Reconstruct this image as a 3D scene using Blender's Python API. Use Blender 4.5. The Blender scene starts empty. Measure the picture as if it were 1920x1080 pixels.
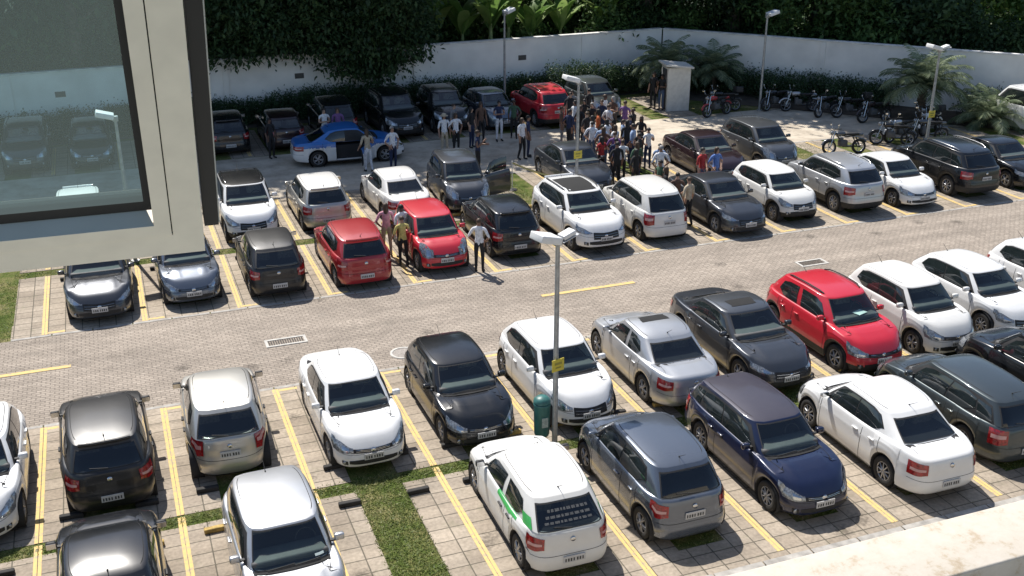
import bpy, bmesh, math, random
import numpy as np
from mathutils import Vector, Matrix, noise
R = math.radians
rng = random.Random(7)
sc = bpy.context.scene
C = bpy.context.collection

# ------------------------------------------------------------------ camera
YAW, PITCH, ROLL = 0.36142, 0.38981, -0.0009
CAM = Vector((2.2691, -22.9871, 11.7514))
FPX = 2021.64
cd = bpy.data.cameras.new('camera'); cam = bpy.data.objects.new('camera', cd); C.objects.link(cam)
f = Vector((math.sin(YAW)*math.cos(PITCH), math.cos(YAW)*math.cos(PITCH), -math.sin(PITCH)))
r0 = Vector((math.cos(YAW), -math.sin(YAW), 0)); u0 = r0.cross(f)
rr = math.cos(ROLL)*r0 + math.sin(ROLL)*u0; uu = math.cos(ROLL)*u0 - math.sin(ROLL)*r0
M = Matrix((( rr.x, uu.x, -f.x, CAM.x), (rr.y, uu.y, -f.y, CAM.y), (rr.z, uu.z, -f.z, CAM.z), (0, 0, 0, 1)))
cam.matrix_world = M
cd.sensor_width = 36; cd.lens = FPX/1920*36; cd.clip_start = 0.05; cd.clip_end = 2000
sc.camera = cam

# ------------------------------------------------------------------ light
SUN_EL = R(55); SH = Vector((0.20, -1.0, 0)).normalized()      # direction in which shadows fall
sdir = Vector((SH.x*math.cos(SUN_EL), SH.y*math.cos(SUN_EL), -math.sin(SUN_EL)))
sl = bpy.data.lights.new('sun', 'SUN'); sl.energy = 5.0; sl.angle = R(0.55); sl.color = (1, .955, .89)
so = bpy.data.objects.new('sun', sl); C.objects.link(so); so.rotation_euler = sdir.to_track_quat('-Z', 'Y').to_euler()
w = bpy.data.worlds.new('World'); sc.world = w; w.use_nodes = True
nt = w.node_tree; nt.nodes.clear()
sk = nt.nodes.new('ShaderNodeTexSky'); sk.sky_type = 'NISHITA'; sk.sun_disc = False
sk.sun_elevation = SUN_EL; sk.sun_rotation = math.atan2(-SH.x, -SH.y); sk.air_density = 1.0; sk.dust_density = .8
bg = nt.nodes.new('ShaderNodeBackground'); bg.inputs[1].default_value = 0.098
ow = nt.nodes.new('ShaderNodeOutputWorld')
nt.links.new(sk.outputs[0], bg.inputs[0]); nt.links.new(bg.outputs[0], ow.inputs[0])
sc.view_settings.view_transform = 'Standard'; sc.view_settings.look = 'None'
sc.view_settings.exposure = 0.45; sc.view_settings.gamma = 1

# ------------------------------------------------------------------ materials
def nmat(name):
    m = bpy.data.materials.new(name); m.use_nodes = True
    return m, m.node_tree.nodes, m.node_tree.links, m.node_tree.nodes['Principled BSDF']
def mat(name, col, rough=.6, metal=0, var=.12, scale=6, bump=0, coat=0, spec=.5):
    m, N, L, b = nmat(name)
    tc = N.new('ShaderNodeTexCoord'); n = N.new('ShaderNodeTexNoise'); n.inputs['Scale'].default_value = scale; n.inputs['Detail'].default_value = 5
    L.new(tc.outputs['Object'], n.inputs['Vector'])
    r = N.new('ShaderNodeMapRange'); r.inputs[1].default_value = .3; r.inputs[2].default_value = .7
    r.inputs[3].default_value = 1-var; r.inputs[4].default_value = 1+var
    L.new(n.outputs[0], r.inputs[0])
    v = N.new('ShaderNodeVectorMath'); v.operation = 'SCALE'; v.inputs[0].default_value = col[:3]
    L.new(r.outputs[0], v.inputs[3]); L.new(v.outputs[0], b.inputs['Base Color'])
    b.inputs['Roughness'].default_value = rough; b.inputs['Metallic'].default_value = metal
    b.inputs['Coat Weight'].default_value = coat; b.inputs['Coat Roughness'].default_value = .04
    b.inputs['Specular IOR Level'].default_value = spec
    if bump:
        bm_ = N.new('ShaderNodeBump'); bm_.inputs['Strength'].default_value = bump; bm_.inputs['Distance'].default_value = .02
        L.new(n.outputs[0], bm_.inputs['Height']); L.new(bm_.outputs[0], b.inputs['Normal'])
    return m
def paint(name, col, metal=0, rough=.42, coat=.9):
    m, N, L, b = nmat(name)
    tc = N.new('ShaderNodeTexCoord'); oi = N.new('ShaderNodeObjectInfo')
    n = N.new('ShaderNodeTexNoise'); n.inputs['Scale'].default_value = 2.2; n.inputs['Detail'].default_value = 8; n.inputs['Roughness'].default_value = .65
    L.new(tc.outputs['Object'], n.inputs['Vector'])
    mx = N.new('ShaderNodeMix'); mx.data_type = 'RGBA'
    mx.inputs[6].default_value = (*col, 1); mx.inputs[7].default_value = (.30, .27, .23, 1)
    rg = N.new('ShaderNodeMapRange'); rg.inputs[1].default_value = .42; rg.inputs[2].default_value = .8; rg.inputs[3].default_value = .0; rg.inputs[4].default_value = .03 if sum(col) < 1 else .16
    L.new(n.outputs[0], rg.inputs[0]); L.new(rg.outputs[0], mx.inputs[0])
    L.new(mx.outputs[2], b.inputs['Base Color'])
    b.inputs['Metallic'].default_value = metal; b.inputs['Roughness'].default_value = rough
    b.inputs['Coat Weight'].default_value = coat
    r2 = N.new('ShaderNodeMapRange'); r2.inputs[1].default_value = .3; r2.inputs[2].default_value = .75; r2.inputs[3].default_value = .03; r2.inputs[4].default_value = .16
    L.new(n.outputs[0], r2.inputs[0]); L.new(r2.outputs[0], b.inputs['Coat Roughness'])
    return m
PAINT = dict(
    white=paint('white paint', (.74, .74, .73), rough=.5), cream=paint('warm white paint', (.68, .67, .64), rough=.5),
    dustywhite=paint('dusty white paint', (.66, .655, .63), rough=.55, coat=.35), dustyblack=paint('dusty black paint', (.011, .011, .012), 0, .4, .35),
    silver=paint('silver paint', (.46, .47, .485), .6, .38), champagne=paint('beige silver paint', (.46, .45, .42), .7, .4),
    grey=paint('grey paint', (.095, .102, .112), .6, .38), graphite=paint('graphite paint', (.05, .055, .065), .5, .35),
    black=paint('black paint', (.007, .008, .010), 0, .25, .5), red=paint('bright red paint', (.52, .012, .028), 0, .4),
    darkred=paint('deep red paint', (.33, .012, .018), .1, .4), navy=paint('navy paint', (.006, .011, .042), .2, .3),
    plum=paint('faded navy paint', (.035, .031, .048), .2, .55, .5), blue=paint('police blue paint', (.015, .14, .45), 0, .4),
    steel=paint('blue steel paint', (.14, .16, .195), .6, .27), greenish=paint('grey green paint', (.055, .068, .072), .6, .4),
    wine=paint('wine paint', (.022, .008, .011), .2, .35))
K_RUB = mat('black plastic', (.018, .018, .019), .65, var=.25, scale=9)
K_TYRE = mat('tyre rubber', (.022, .021, .020), .85, var=.3, scale=14)
K_RIM = mat('alloy rim', (.42, .42, .43), .35, .8, var=.2, scale=12)
K_CAP = mat('grey hubcap', (.30, .30, .31), .45, .4, var=.25, scale=12)
K_CHROME = mat('chrome', (.62, .62, .62), .16, 1, var=.05)
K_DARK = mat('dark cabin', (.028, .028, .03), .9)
K_SEAT = mat('seat cloth', (.20, .195, .185), .9, var=.3, scale=20)
K_DASH = mat('dashboard plastic', (.085, .085, .085), .7)
K_LAMP = mat('headlight lens', (.26, .27, .28), .10, .4, var=.6, scale=26, coat=1)
K_TAIL = mat('red tail lens', (.28, .012, .014), .15, 0, var=.5, scale=22, coat=1)
K_AMBER = mat('amber lens', (.55, .20, .02), .2, 0, coat=1)
K_PLATE = mat('plate grey', (.50, .50, .50), .45, var=.08)
K_INK = mat('plate ink', (.05, .05, .05), .6)
K_SEAM = mat('panel gap', (.012, .012, .012), .9)
K_SUNROOF = mat('sunroof glass', (.008, .009, .011), .08, coat=1)
K_PAPER = mat('sticker paper', (.62, .72, .70), .6)
K_GREEN = mat('green stripe film', (.05, .38, .09), .4, coat=.5)
def glass_tint(name, tr, tint, rough=.02):
    m, N, L, b = nmat(name)
    N.remove(b); out = N['Material Output']
    t = N.new('ShaderNodeBsdfTransparent'); t.inputs[0].default_value = (tr*tint[0], tr*tint[1], tr*tint[2], 1)
    g = N.new('ShaderNodeBsdfGlossy'); g.inputs['Roughness'].default_value = rough; g.inputs[0].default_value = (1, 1, 1, 1)
    fz = N.new('ShaderNodeFresnel'); fz.inputs[0].default_value = 1.75; ge = N.new('ShaderNodeNewGeometry'); iv = N.new('ShaderNodeMath'); iv.operation = 'SUBTRACT'; iv.inputs[0].default_value = 1; L.new(ge.outputs['Backfacing'], iv.inputs[1]); mm = N.new('ShaderNodeMath'); mm.operation = 'MULTIPLY'; L.new(fz.outputs[0], mm.inputs[0]); L.new(iv.outputs[0], mm.inputs[1])
    mx = N.new('ShaderNodeMixShader')
    L.new(mm.outputs[0], mx.inputs[0]); L.new(t.outputs[0], mx.inputs[1]); L.new(g.outputs[0], mx.inputs[2])
    L.new(mx.outputs[0], out.inputs['Surface'])
    return m
G_CLEAR = glass_tint('windscreen glass', .84, (.88, 1, .97), .03)
G_TINT = glass_tint('tinted rear glass', .46, (.9, 1, 1), .03)
G_SIDE = mat('tinted side glass', (.016, .022, .023), .04, 0, var=.3, scale=3, coat=1)

# ------------------------------------------------------------------ mesh helper
class MB:
    def __init__(s): s.v = []; s.f = []; s.m = []; s.s = []
    def add(s, vs, fs, mi=0, smooth=False):
        o = len(s.v); s.v += [tuple(p) for p in vs]
        for q in fs: s.f.append(tuple(o+i for i in q)); s.m.append(mi); s.s.append(smooth)
    def box(s, c, d, mi=0, rot=None, taper=1.0):
        a, b, e = d[0]/2, d[1]/2, d[2]/2
        P = []
        for z in (-1, 1):
            k = 1 if z < 0 else taper
            for x, y in ((-1, -1), (1, -1), (1, 1), (-1, 1)): P.append(Vector((x*a*k, y*b*k, z*e)))
        if rot is not None: P = [rot @ p for p in P]
        P = [p+Vector(c) for p in P]
        s.add(P, [(3, 2, 1, 0), (4, 5, 6, 7), (0, 1, 5, 4), (1, 2, 6, 5), (2, 3, 7, 6), (3, 0, 4, 7)], mi)
    def rbox(s, c, d, rd, mi=0, rot=None):          # box with rounded outline, chamfered
        bm = bmesh.new(); bmesh.ops.create_cube(bm, size=1)
        for v in bm.verts: v.co = Vector((v.co.x*d[0], v.co.y*d[1], v.co.z*d[2]))
        bmesh.ops.bevel(bm, geom=bm.edges[:]+bm.verts[:], offset=rd, segments=2, affect='EDGES', profile=.6)
        P = [v.co.copy() for v in bm.verts]; bm.verts.index_update()
        F = [[v.index for v in q.verts] for q in bm.faces]; bm.free()
        if rot is not None: P = [rot @ p for p in P]
        s.add([p+Vector(c) for p in P], F, mi, True)
    def tube(s, pts, rad, n=8, mi=0, caps=True, smooth=True):
        pts = [Vector(p) for p in pts]; rad = rad if isinstance(rad, (list, tuple)) else [rad]*len(pts)
        V = []; up = Vector((0, 0, 1))
        for i, p in enumerate(pts):
            d = (pts[min(i+1, len(pts)-1)]-pts[max(i-1, 0)]).normalized()
            a = d.cross(up) if abs(d.z) < .95 else d.cross(Vector((1, 0, 0)))
            a.normalize(); b = d.cross(a).normalized()
            for k in range(n):
                t = 2*math.pi*k/n; V.append(p+a*math.cos(t)*rad[i]+b*math.sin(t)*rad[i])
        F = [(i*n+k, i*n+(k+1) % n, (i+1)*n+(k+1) % n, (i+1)*n+k) for i in range(len(pts)-1) for k in range(n)]
        s.add(V, F, mi, smooth)
        if caps:
            s.add([V[k] for k in range(n)], [tuple(range(n))], mi); s.add([V[(len(pts)-1)*n+k] for k in range(n)], [tuple(range(n))[::-1]], mi)
    def lathe(s, prof, n=24, mi=0, axis='y', c=(0, 0, 0), smooth=True):   # prof: (radius, along axis)
        V = []
        for r_, h in prof:
            for k in range(n):
                t = 2*math.pi*k/n; a, b = r_*math.cos(t), r_*math.sin(t)
                V.append((c[0]+a, c[1]+h, c[2]+b) if axis == 'y' else (c[0]+a, c[1]+b, c[2]+h))
        F = [(i*n+k, i*n+(k+1) % n, (i+1)*n+(k+1) % n, (i+1)*n+k) for i in range(len(prof)-1) for k in range(n)]
        s.add(V, F, mi, smooth)
    def mesh(s, name, mats):
        me = bpy.data.meshes.new(name); me.from_pydata(s.v, [], s.f)
        for m in mats: me.materials.append(m)
        me.polygons.foreach_set('material_index', s.m); me.polygons.foreach_set('use_smooth', s.s); me.update()
        return me
    def build(s, name, mats, parent=None, loc=None):
        o = bpy.data.objects.new(name, s.mesh(name, mats if isinstance(mats, (list, tuple)) else [mats])); C.objects.link(o)
        if parent: o.parent = parent
        if loc: o.location = loc
        return o
def empty(name, loc, rz=0):
    o = bpy.data.objects.new(name, None); C.objects.link(o); o.location = loc; o.rotation_euler = (0, 0, rz); o.empty_display_size = .3
    return o
def tag(o, label=None, cat=None, group=None, kind=None):
    if label: o['label'] = label
    if cat: o['category'] = cat
    if group: o['group'] = group
    if kind: o['kind'] = kind
    return o
def link_mesh(name, me, parent=None, loc=(0, 0, 0), rz=0, scale=None):
    o = bpy.data.objects.new(name, me); C.objects.link(o); o.parent = parent; o.location = loc; o.rotation_euler = (0, 0, rz)
    if scale: o.scale = scale
    return o
def kids(o): return [c for c in bpy.data.objects if c.parent == o]
def copy_tree(o, parent=None):
    c = o.copy(); C.objects.link(c); c.parent = parent
    for ch in KIDS.get(o.name, []): copy_tree(ch, c)
    return c
KIDS = {}
ORD = 'first second third fourth fifth sixth seventh eighth ninth tenth eleventh twelfth thirteenth fourteenth fifteenth sixteenth seventeenth eighteenth'.split()

# ================================================================== GROUND
def sheet(name, x0, x1, y0, y1, z, m, kind='structure'):
    b = MB(); b.add([(x0, y0, z), (x1, y0, z), (x1, y1, z), (x0, y1, z)], [(0, 1, 2, 3)])
    return tag(b.build(name, m), kind=kind)
def ramp(N, L, src, stops):
    r = N.new('ShaderNodeValToRGB'); L.new(src, r.inputs[0]); e = r.color_ramp.elements
    while len(e) > 1: e.remove(e[-1])
    e[0].position = stops[0][0]; e[0].color = (*stops[0][1], 1)
    for p, c in stops[1:]: q = e.new(p); q.color = (*c, 1)
    return r
def brick_mat(name, c1, c2, mortar, w_, h_, ms, bump=.4, off=.5, stain=.2, rot=0, clump=None):
    m, N, L, b = nmat(name)
    tc = N.new('ShaderNodeTexCoord'); mp = N.new('ShaderNodeMapping'); mp.inputs['Rotation'].default_value = (0, 0, rot)
    L.new(tc.outputs['Object'], mp.inputs[0])
    br = N.new('ShaderNodeTexBrick'); L.new(mp.outputs[0], br.inputs[0])
    br.inputs['Color1'].default_value = (*c1, 1); br.inputs['Color2'].default_value = (*c2, 1); br.inputs['Mortar'].default_value = (*mortar, 1)
    br.inputs['Scale'].default_value = 1; br.inputs['Brick Width'].default_value = w_; br.inputs['Row Height'].default_value = h_
    br.inputs['Mortar Size'].default_value = ms; br.inputs['Mortar Smooth'].default_value = .3; br.offset = off; br.inputs['Bias'].default_value = 0
    n = N.new('ShaderNodeTexNoise'); n.inputs['Scale'].default_value = .55; n.inputs['Detail'].default_value = 9; n.inputs['Roughness'].default_value = .68
    L.new(tc.outputs['Object'], n.inputs[0])
    n2 = N.new('ShaderNodeTexNoise'); n2.inputs['Scale'].default_value = 14; n2.inputs['Detail'].default_value = 4; L.new(tc.outputs['Object'], n2.inputs[0])
    r1 = N.new('ShaderNodeMapRange'); r1.inputs[1].default_value = .3; r1.inputs[2].default_value = .7; r1.inputs[3].default_value = 1-stain; r1.inputs[4].default_value = 1+stain*.7; L.new(n.outputs[0], r1.inputs[0])
    r2 = N.new('ShaderNodeMapRange'); r2.inputs[1].default_value = .3; r2.inputs[2].default_value = .7; r2.inputs[3].default_value = .82; r2.inputs[4].default_value = 1.16; L.new(n2.outputs[0], r2.inputs[0])
    mu = N.new('ShaderNodeMath'); mu.operation = 'MULTIPLY'; L.new(r1.outputs[0], mu.inputs[0]); L.new(r2.outputs[0], mu.inputs[1])
    v = N.new('ShaderNodeVectorMath'); v.operation = 'SCALE'; L.new(br.outputs[0], v.inputs[0]); L.new(mu.outputs[0], v.inputs[3])
    last = v.outputs[0]
    mp2 = N.new('ShaderNodeMapping'); mp2.inputs['Scale'].default_value = (.10, 1.5, 1); L.new(tc.outputs['Object'], mp2.inputs[0])
    n4 = N.new('ShaderNodeTexNoise'); n4.inputs['Scale'].default_value = 1.2; n4.inputs['Detail'].default_value = 5; L.new(mp2.outputs[0], n4.inputs[0])
    r4 = N.new('ShaderNodeMapRange'); r4.inputs[1].default_value = .35; r4.inputs[2].default_value = .65; r4.inputs[3].default_value = .84; r4.inputs[4].default_value = 1.10; L.new(n4.outputs[0], r4.inputs[0])
    vo = N.new('ShaderNodeTexVoronoi'); vo.inputs['Scale'].default_value = .62; vo.inputs['Randomness'].default_value = 1; L.new(tc.outputs['Object'], vo.inputs[0])
    ad = N.new('ShaderNodeMath'); ad.operation = 'MULTIPLY_ADD'; ad.inputs[1].default_value = .22; L.new(n2.outputs[0], ad.inputs[0]); L.new(vo.outputs['Distance'], ad.inputs[2])
    r5 = N.new('ShaderNodeMapRange'); r5.inputs[1].default_value = .15; r5.inputs[2].default_value = .27; r5.inputs[3].default_value = .55; r5.inputs[4].default_value = 1; L.new(ad.outputs[0], r5.inputs[0])
    m5 = N.new('ShaderNodeMath'); m5.operation = 'MULTIPLY'; L.new(r4.outputs[0], m5.inputs[0]); L.new(r5.outputs[0], m5.inputs[1])
    v5 = N.new('ShaderNodeVectorMath'); v5.operation = 'SCALE'; L.new(last, v5.inputs[0]); L.new(m5.outputs[0], v5.inputs[3]); last = v5.outputs[0]
    if clump:       # moss and grit gathered in patches
        n3 = N.new('ShaderNodeTexNoise'); n3.inputs['Scale'].default_value = 1.7; n3.inputs['Detail'].default_value = 8; n3.inputs['Roughness'].default_value = .75; L.new(tc.outputs['Object'], n3.inputs[0])
        r3 = N.new('ShaderNodeMapRange'); r3.inputs[1].default_value = .56; r3.inputs[2].default_value = .72; r3.inputs[3].default_value = 0; r3.inputs[4].default_value = .55; L.new(n3.outputs[0], r3.inputs[0])
        mx = N.new('ShaderNodeMix'); mx.data_type = 'RGBA'; L.new(r3.outputs[0], mx.inputs[0]); L.new(last, mx.inputs[6]); mx.inputs[7].default_value = (*clump, 1); last = mx.outputs[2]
    L.new(last, b.inputs['Base Color']); b.inputs['Roughness'].default_value = .88; b.inputs['Specular IOR Level'].default_value = .25
    bp = N.new('ShaderNodeBump'); bp.inputs['Strength'].default_value = bump; bp.inputs['Distance'].default_value = .012; bp.invert = True
    L.new(br.outputs['Fac'], bp.inputs['Height']); L.new(bp.outputs[0], b.inputs['Normal'])
    return m
M_AISLE = brick_mat('interlocking pavers', (.375, .32, .265), (.305, .26, .214), (.20, .17, .14), .20, .10, .013, .5, .5, .2, R(0), (.24, .215, .18))
M_TILE = brick_mat('concrete slabs', (.375, .318, .252), (.30, .25, .195), (.13, .115, .088), .42, .40, .014, .5, .0, .22, R(0), (.20, .19, .12))
M_KERB = mat('kerb concrete', (.34, .32, .29), .85, var=.3, scale=5, bump=.3)
m, N, L, b = nmat('lawn'); M_GRASS = m
tc = N.new('ShaderNodeTexCoord')
n = N.new('ShaderNodeTexNoise'); n.inputs['Scale'].default_value = 1.1; n.inputs['Detail'].default_value = 10; n.inputs['Roughness'].default_value = .72; L.new(tc.outputs['Object'], n.inputs[0])
rp = ramp(N, L, n.outputs[0], [(.30, (.045, .075, .016)), (.46, (.085, .115, .028)), (.56, (.17, .165, .065)), (.68, (.30, .25, .15))])
n2 = N.new('ShaderNodeTexNoise'); n2.inputs['Scale'].default_value = 30; n2.inputs['Detail'].default_value = 3; L.new(tc.outputs['Object'], n2.inputs[0])
r2 = N.new('ShaderNodeMapRange'); r2.inputs[1].default_value = .3; r2.inputs[2].default_value = .7; r2.inputs[3].default_value = .55; r2.inputs[4].default_value = 1.35; L.new(n2.outputs[0], r2.inputs[0])
v = N.new('ShaderNodeVectorMath'); v.operation = 'SCALE'; L.new(rp.outputs[0], v.inputs[0]); L.new(r2.outputs[0], v.inputs[3]); L.new(v.outputs[0], b.inputs['Base Color'])
b.inputs['Roughness'].default_value = 1; b.inputs['Specular IOR Level'].default_value = .1
bp = N.new('ShaderNodeBump'); bp.inputs['Strength'].default_value = .9; bp.inputs['Distance'].default_value = .04; L.new(n2.outputs[0], bp.inputs['Height']); L.new(bp.outputs[0], b.inputs['Normal'])
m, N, L, b = nmat('bare sandy ground'); M_SAND = m
tc = N.new('ShaderNodeTexCoord'); n = N.new('ShaderNodeTexNoise'); n.inputs['Scale'].default_value = .8; n.inputs['Detail'].default_value = 10; n.inputs['Roughness'].default_value = .7; L.new(tc.outputs['Object'], n.inputs[0])
rp = ramp(N, L, n.outputs[0], [(.3, (.26, .22, .17)), (.45, (.42, .36, .28)), (.6, (.56, .49, .39)), (.75, (.36, .30, .21))])
L.new(rp.outputs[0], b.inputs['Base Color']); b.inputs['Roughness'].default_value = .95
M_YEL = None
m, N, L, b = nmat('yellow road paint'); M_YEL = m
tc = N.new('ShaderNodeTexCoord'); n = N.new('ShaderNodeTexNoise'); n.inputs['Scale'].default_value = 9; n.inputs['Detail'].default_value = 8; n.inputs['Roughness'].default_value = .7; L.new(tc.outputs['Object'], n.inputs[0])
rp = ramp(N, L, n.outputs[0], [(.36, (.68, .47, .16)), (.53, (.60, .43, .17)), (.62, (.40, .33, .22))]); L.new(rp.outputs[0], b.inputs['Base Color']); b.inputs['Roughness'].default_value = .8
M_WALL = mat('white wall render', (.86, .83, .78), .9, var=.10, scale=.9, bump=.2)
M_WALLCAP = mat('wall coping', (.72, .70, .66), .85, var=.2, scale=3)
M_SOIL = mat('dark soil', (.07, .055, .04), .95, var=.35, scale=2); M_UNDER = mat('dark undergrowth', (.025, .038, .016), 1, var=.5, scale=3)

sheet('ground', -400, 500, -300, 600, -.012, M_UNDER)
sheet('lawn', -14, 48, -9.9, 27.2, -.004, M_GRASS)
sheet('aisle_paving', -14, 48, 0.0, 4.96, .004, M_AISLE)
sheet('paved_yard', -14, 48, 14.75, 20.6, .004, M_SAND)
sheet('lower_paving', -14, 48, -19, -9.9, .006, M_TILE)
W = 2.5
def pads(y0, y1, off, ks):
    b = MB()
    for k in ks:
        x = k*W+off
        b.add([(x-.78, y0, .006), (x+.78, y0, .006), (x+.78, y1, .006), (x-.78, y1, .006)], [(0, 1, 2, 3)])
    return tag(b.build('parking_paving', M_TILE), kind='structure')
pads(-4.62, -.08, 0, range(-5, 18)); pads(-9.85, -5.02, 0, range(-5, 18))
pads(5.04, 9.5, -.09, range(0, 19)); pads(10.0, 14.7, -.09, range(-4, 19)); pads(20.65, 25.2, -.09, range(-4, 12))
for nm_, x0_, x1_, y0_, y1_ in (('parking_paving', -14, 44, -9.85, -8.95), ('parking_paving', -14, 44, -.85, -.09), ('parking_paving', -.9, 47, 5.05, 5.95), ('parking_paving', -14, 44, -4.55, -4.1)):
    if y1_ != -4.1: sheet(nm_, x0_, x1_, y0_, y1_, .0095, M_TILE)
# kerb edging between aisle and stalls (flush stones, a small real step)
def edging(y, x0, x1, w_=.1, h=.012):
    b = MB(); x = x0
    while x < x1:
        b.box((x+.49, y, h/2), (.965, w_, h)); x += 1.0
    return tag(b.build('kerb', M_KERB), kind='structure')
edging(-.04, -14, 48); edging(5.0, -.9, 48); edging(-9.87, -14, 48, .2, .03); edging(14.72, -14, 48)
def lines():
    b = MB(); z = .012
    def q(x0, x1, y0, y1, zz=z): b.add([(x0, y0, zz), (x1, y0, zz), (x1, y1, zz), (x0, y1, zz)], [(0, 1, 2, 3)])
    def bay(x, y0, y1, ym, tick_side=1, tick_at=None):
        q(x-.07, x-.007, y0, y1); q(x+.007, x+.07, y0, y1)
        if tick_at is not None: q(x+.08, x+.5, tick_at-.05, tick_at+.05)
    for k in range(-5, 18):
        bay(k*W, -9.6, -4.7, 0); bay(k*W, -4.62, -.12, 0, 1, -.2)
    for k in range(0, 19):
        bay(k*W-.09, 5.08, 9.45, 0, 1, 5.16)
    for k in range(-4, 19): bay(k*W-.09, 10.05, 14.6, 0)
    for k in range(-4, 10): bay(k*W-.09, 20.8, 25, 0)
    for x0 in (-14.5, -2.35, 12.95): q(x0, x0+2.9, 2.83, 2.98)
    return tag(b.build('road_markings', M_YEL), kind='structure')
lines()

# ------------------------------------------------------------------ drains, manhole, wheel stops
M_CONC = mat('light concrete', (.48, .46, .42), .9, var=.2, scale=8)
M_GRATE = mat('rusty iron', (.05, .042, .035), .8, 0, var=.4, scale=15)
def drain(x, y, w_, lab):
    e = empty('drain', (x, y, 0)); tag(e, lab, 'drain', 'drains in the aisle')
    b = MB(); t = .07
    for c, d in (((0, .19, .012), (w_, t, .016)), ((0, -.19, .012), (w_, t, .016)), ((w_/2-t/2, 0, .0125), (t, .31, .016)), ((-w_/2+t/2, 0, .0125), (t, .31, .016))): b.box(c, d)
    b.build('frame', M_CONC, e)
    g = MB()
    for i in range(int(w_/.06)-2): g.box((-w_/2+.1+i*.06, 0, .008), (.03, .30, .012))
    g.build('grate', M_GRATE, e)
drain(5.70, 2.45, 1.05, 'long iron drain grate with pale concrete frame, behind the white sedan'); drain(21.6, 2.4, .95, 'iron drain grate in the pavers behind the red hatchback with roof rails')
e = empty('manhole', (8.33, .72, 0)); tag(e, 'round manhole cover flush in the pavers beside the black hatchback', 'manhole')
b = MB(); b.lathe([(.34, .004), (.34, .018), (.27, .018), (.27, .01)], 28, axis='z'); b.build('ring', M_CONC, e)
b = MB(); b.lathe([(.265, .012), (.02, .014), (.001, .014)], 28, axis='z'); b.build('lid', mat('paver lid', (.30, .27, .24), .9, var=.3, scale=20), e)
M_STOPB = mat('black wheel stop rubber', (.03, .028, .026), .85, var=.4); M_STOPY = mat('worn yellow wheel stop', (.42, .29, .09), .85, var=.45, scale=9)
bst = MB(); bst.rbox((0, 0, .055), (.43, .11, .095), .022); me_stop = bst.mesh('wheel_stop', [M_STOPB])
def stop(x, y, dark, lab):
    o = link_mesh('wheel_stop', me_stop, None, (x, y, 0), rng.uniform(-.04, .04))
    o.material_slots[0].link = 'OBJECT'; o.material_slots[0].material = M_STOPB if dark else M_STOPY
    tag(o, lab, 'wheel stop', 'wheel stops at the ends of the bays')
for row, (yy, off, ks) in enumerate(((-3.98, 0, range(-1, 9)), (-5.42, 0, range(-1, 9)), (8.95, -.09, range(0, 13)), (10.5, -.09, range(0, 12)))):
    rn = ['row beside the aisle', 'row nearest the building', 'middle row across the aisle', 'second row across the aisle'][row]
    for k in ks:
        for s_ in (-.68, .68):
            d = rng.random() < .62; n_ = k-ks[0]+1; od_ = '%d%s' % (n_, {1: 'st', 2: 'nd', 3: 'rd'}.get(n_, 'th'))
            if (row, k) == (1, 2): d = True
            stop((k+.5)*W+off+s_, yy+rng.uniform(-.05, .05), d, ('left ' if s_ < 0 else 'right ')+('black wheel stop' if d else 'worn yellow wheel stop')+' of the '+od_+' bay, '+rn)

# ================================================================== BOUNDARY WALLS
def wall(p0, p1, h, th, name, lab, joints=6.0, vents=()):
    p0, p1 = Vector(p0), Vector(p1); d = p1-p0; L_ = d.length; a = math.atan2(d.y, d.x)
    e = empty(name, (p0.x, p0.y, 0), a); tag(e, lab, 'wall')
    b = MB(); b.box((L_/2, 0, h/2), (L_, th, h)); b.build('panel', M_WALL, e)
    c = MB(); x = 0
    while x < L_-.01:
        seg = min(3.0, L_-x); c.box((x+seg/2, 0, h+.035), (seg-.012, th+.10, .07)); x += seg
    c.build('coping', M_WALLCAP, e)
    p = joints*.6
    while p < L_:
        q = MB(); q.box((p, -th/2-.035, h/2-.02), (.24, .06, h-.04)); q.build('pilaster', M_WALL, e); p += joints
    for vx, vz in vents:
        g = MB(); g.box((vx, -th/2-.012, vz), (.42, .02, .24))
        for i in range(4): g.box((vx, -th/2-.03, vz-.085+i*.057), (.38, .016, .03))
        g.build('vent_grille', mat('vent grille metal', (.09, .085, .08), .6), e)
    return e
WL0 = (-16, 26.55); WL1 = (29.94, 28.05); WR1 = (47.5, 9.0)
wall(WL0, WL1, 2.8, .2, 'boundary_wall', 'long white rendered wall behind the back parking row, with small vent grilles', 9.0, [(16.4, 1.85), (26.75, 1.85), (38.0, 1.9)])
wall((30.06, 27.96), WR1, 2.8, .2, 'boundary_wall', 'white rendered wall running behind the parked motorcycles and the palms', 5.2)
# garden beds as real strips along the walls
bb = MB(); bb.add([(-14, 25.35, .01), (28.2, 25.9, .01), (29.8, 27.9, .01), (-14, 26.5, .01)], [(0, 1, 2, 3)]); tag(bb.build('garden_soil', M_SOIL), kind='structure')
bb = MB(); bb.add([(28.4, 24.6, .012), (37.5, 15.2, .012), (45, 8.0, .012), (47.3, 9.0, .012), (30.0, 27.8, .012)], [(0, 1, 2, 3, 4)]); tag(bb.build('garden_soil', M_SOIL), kind='structure')
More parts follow.
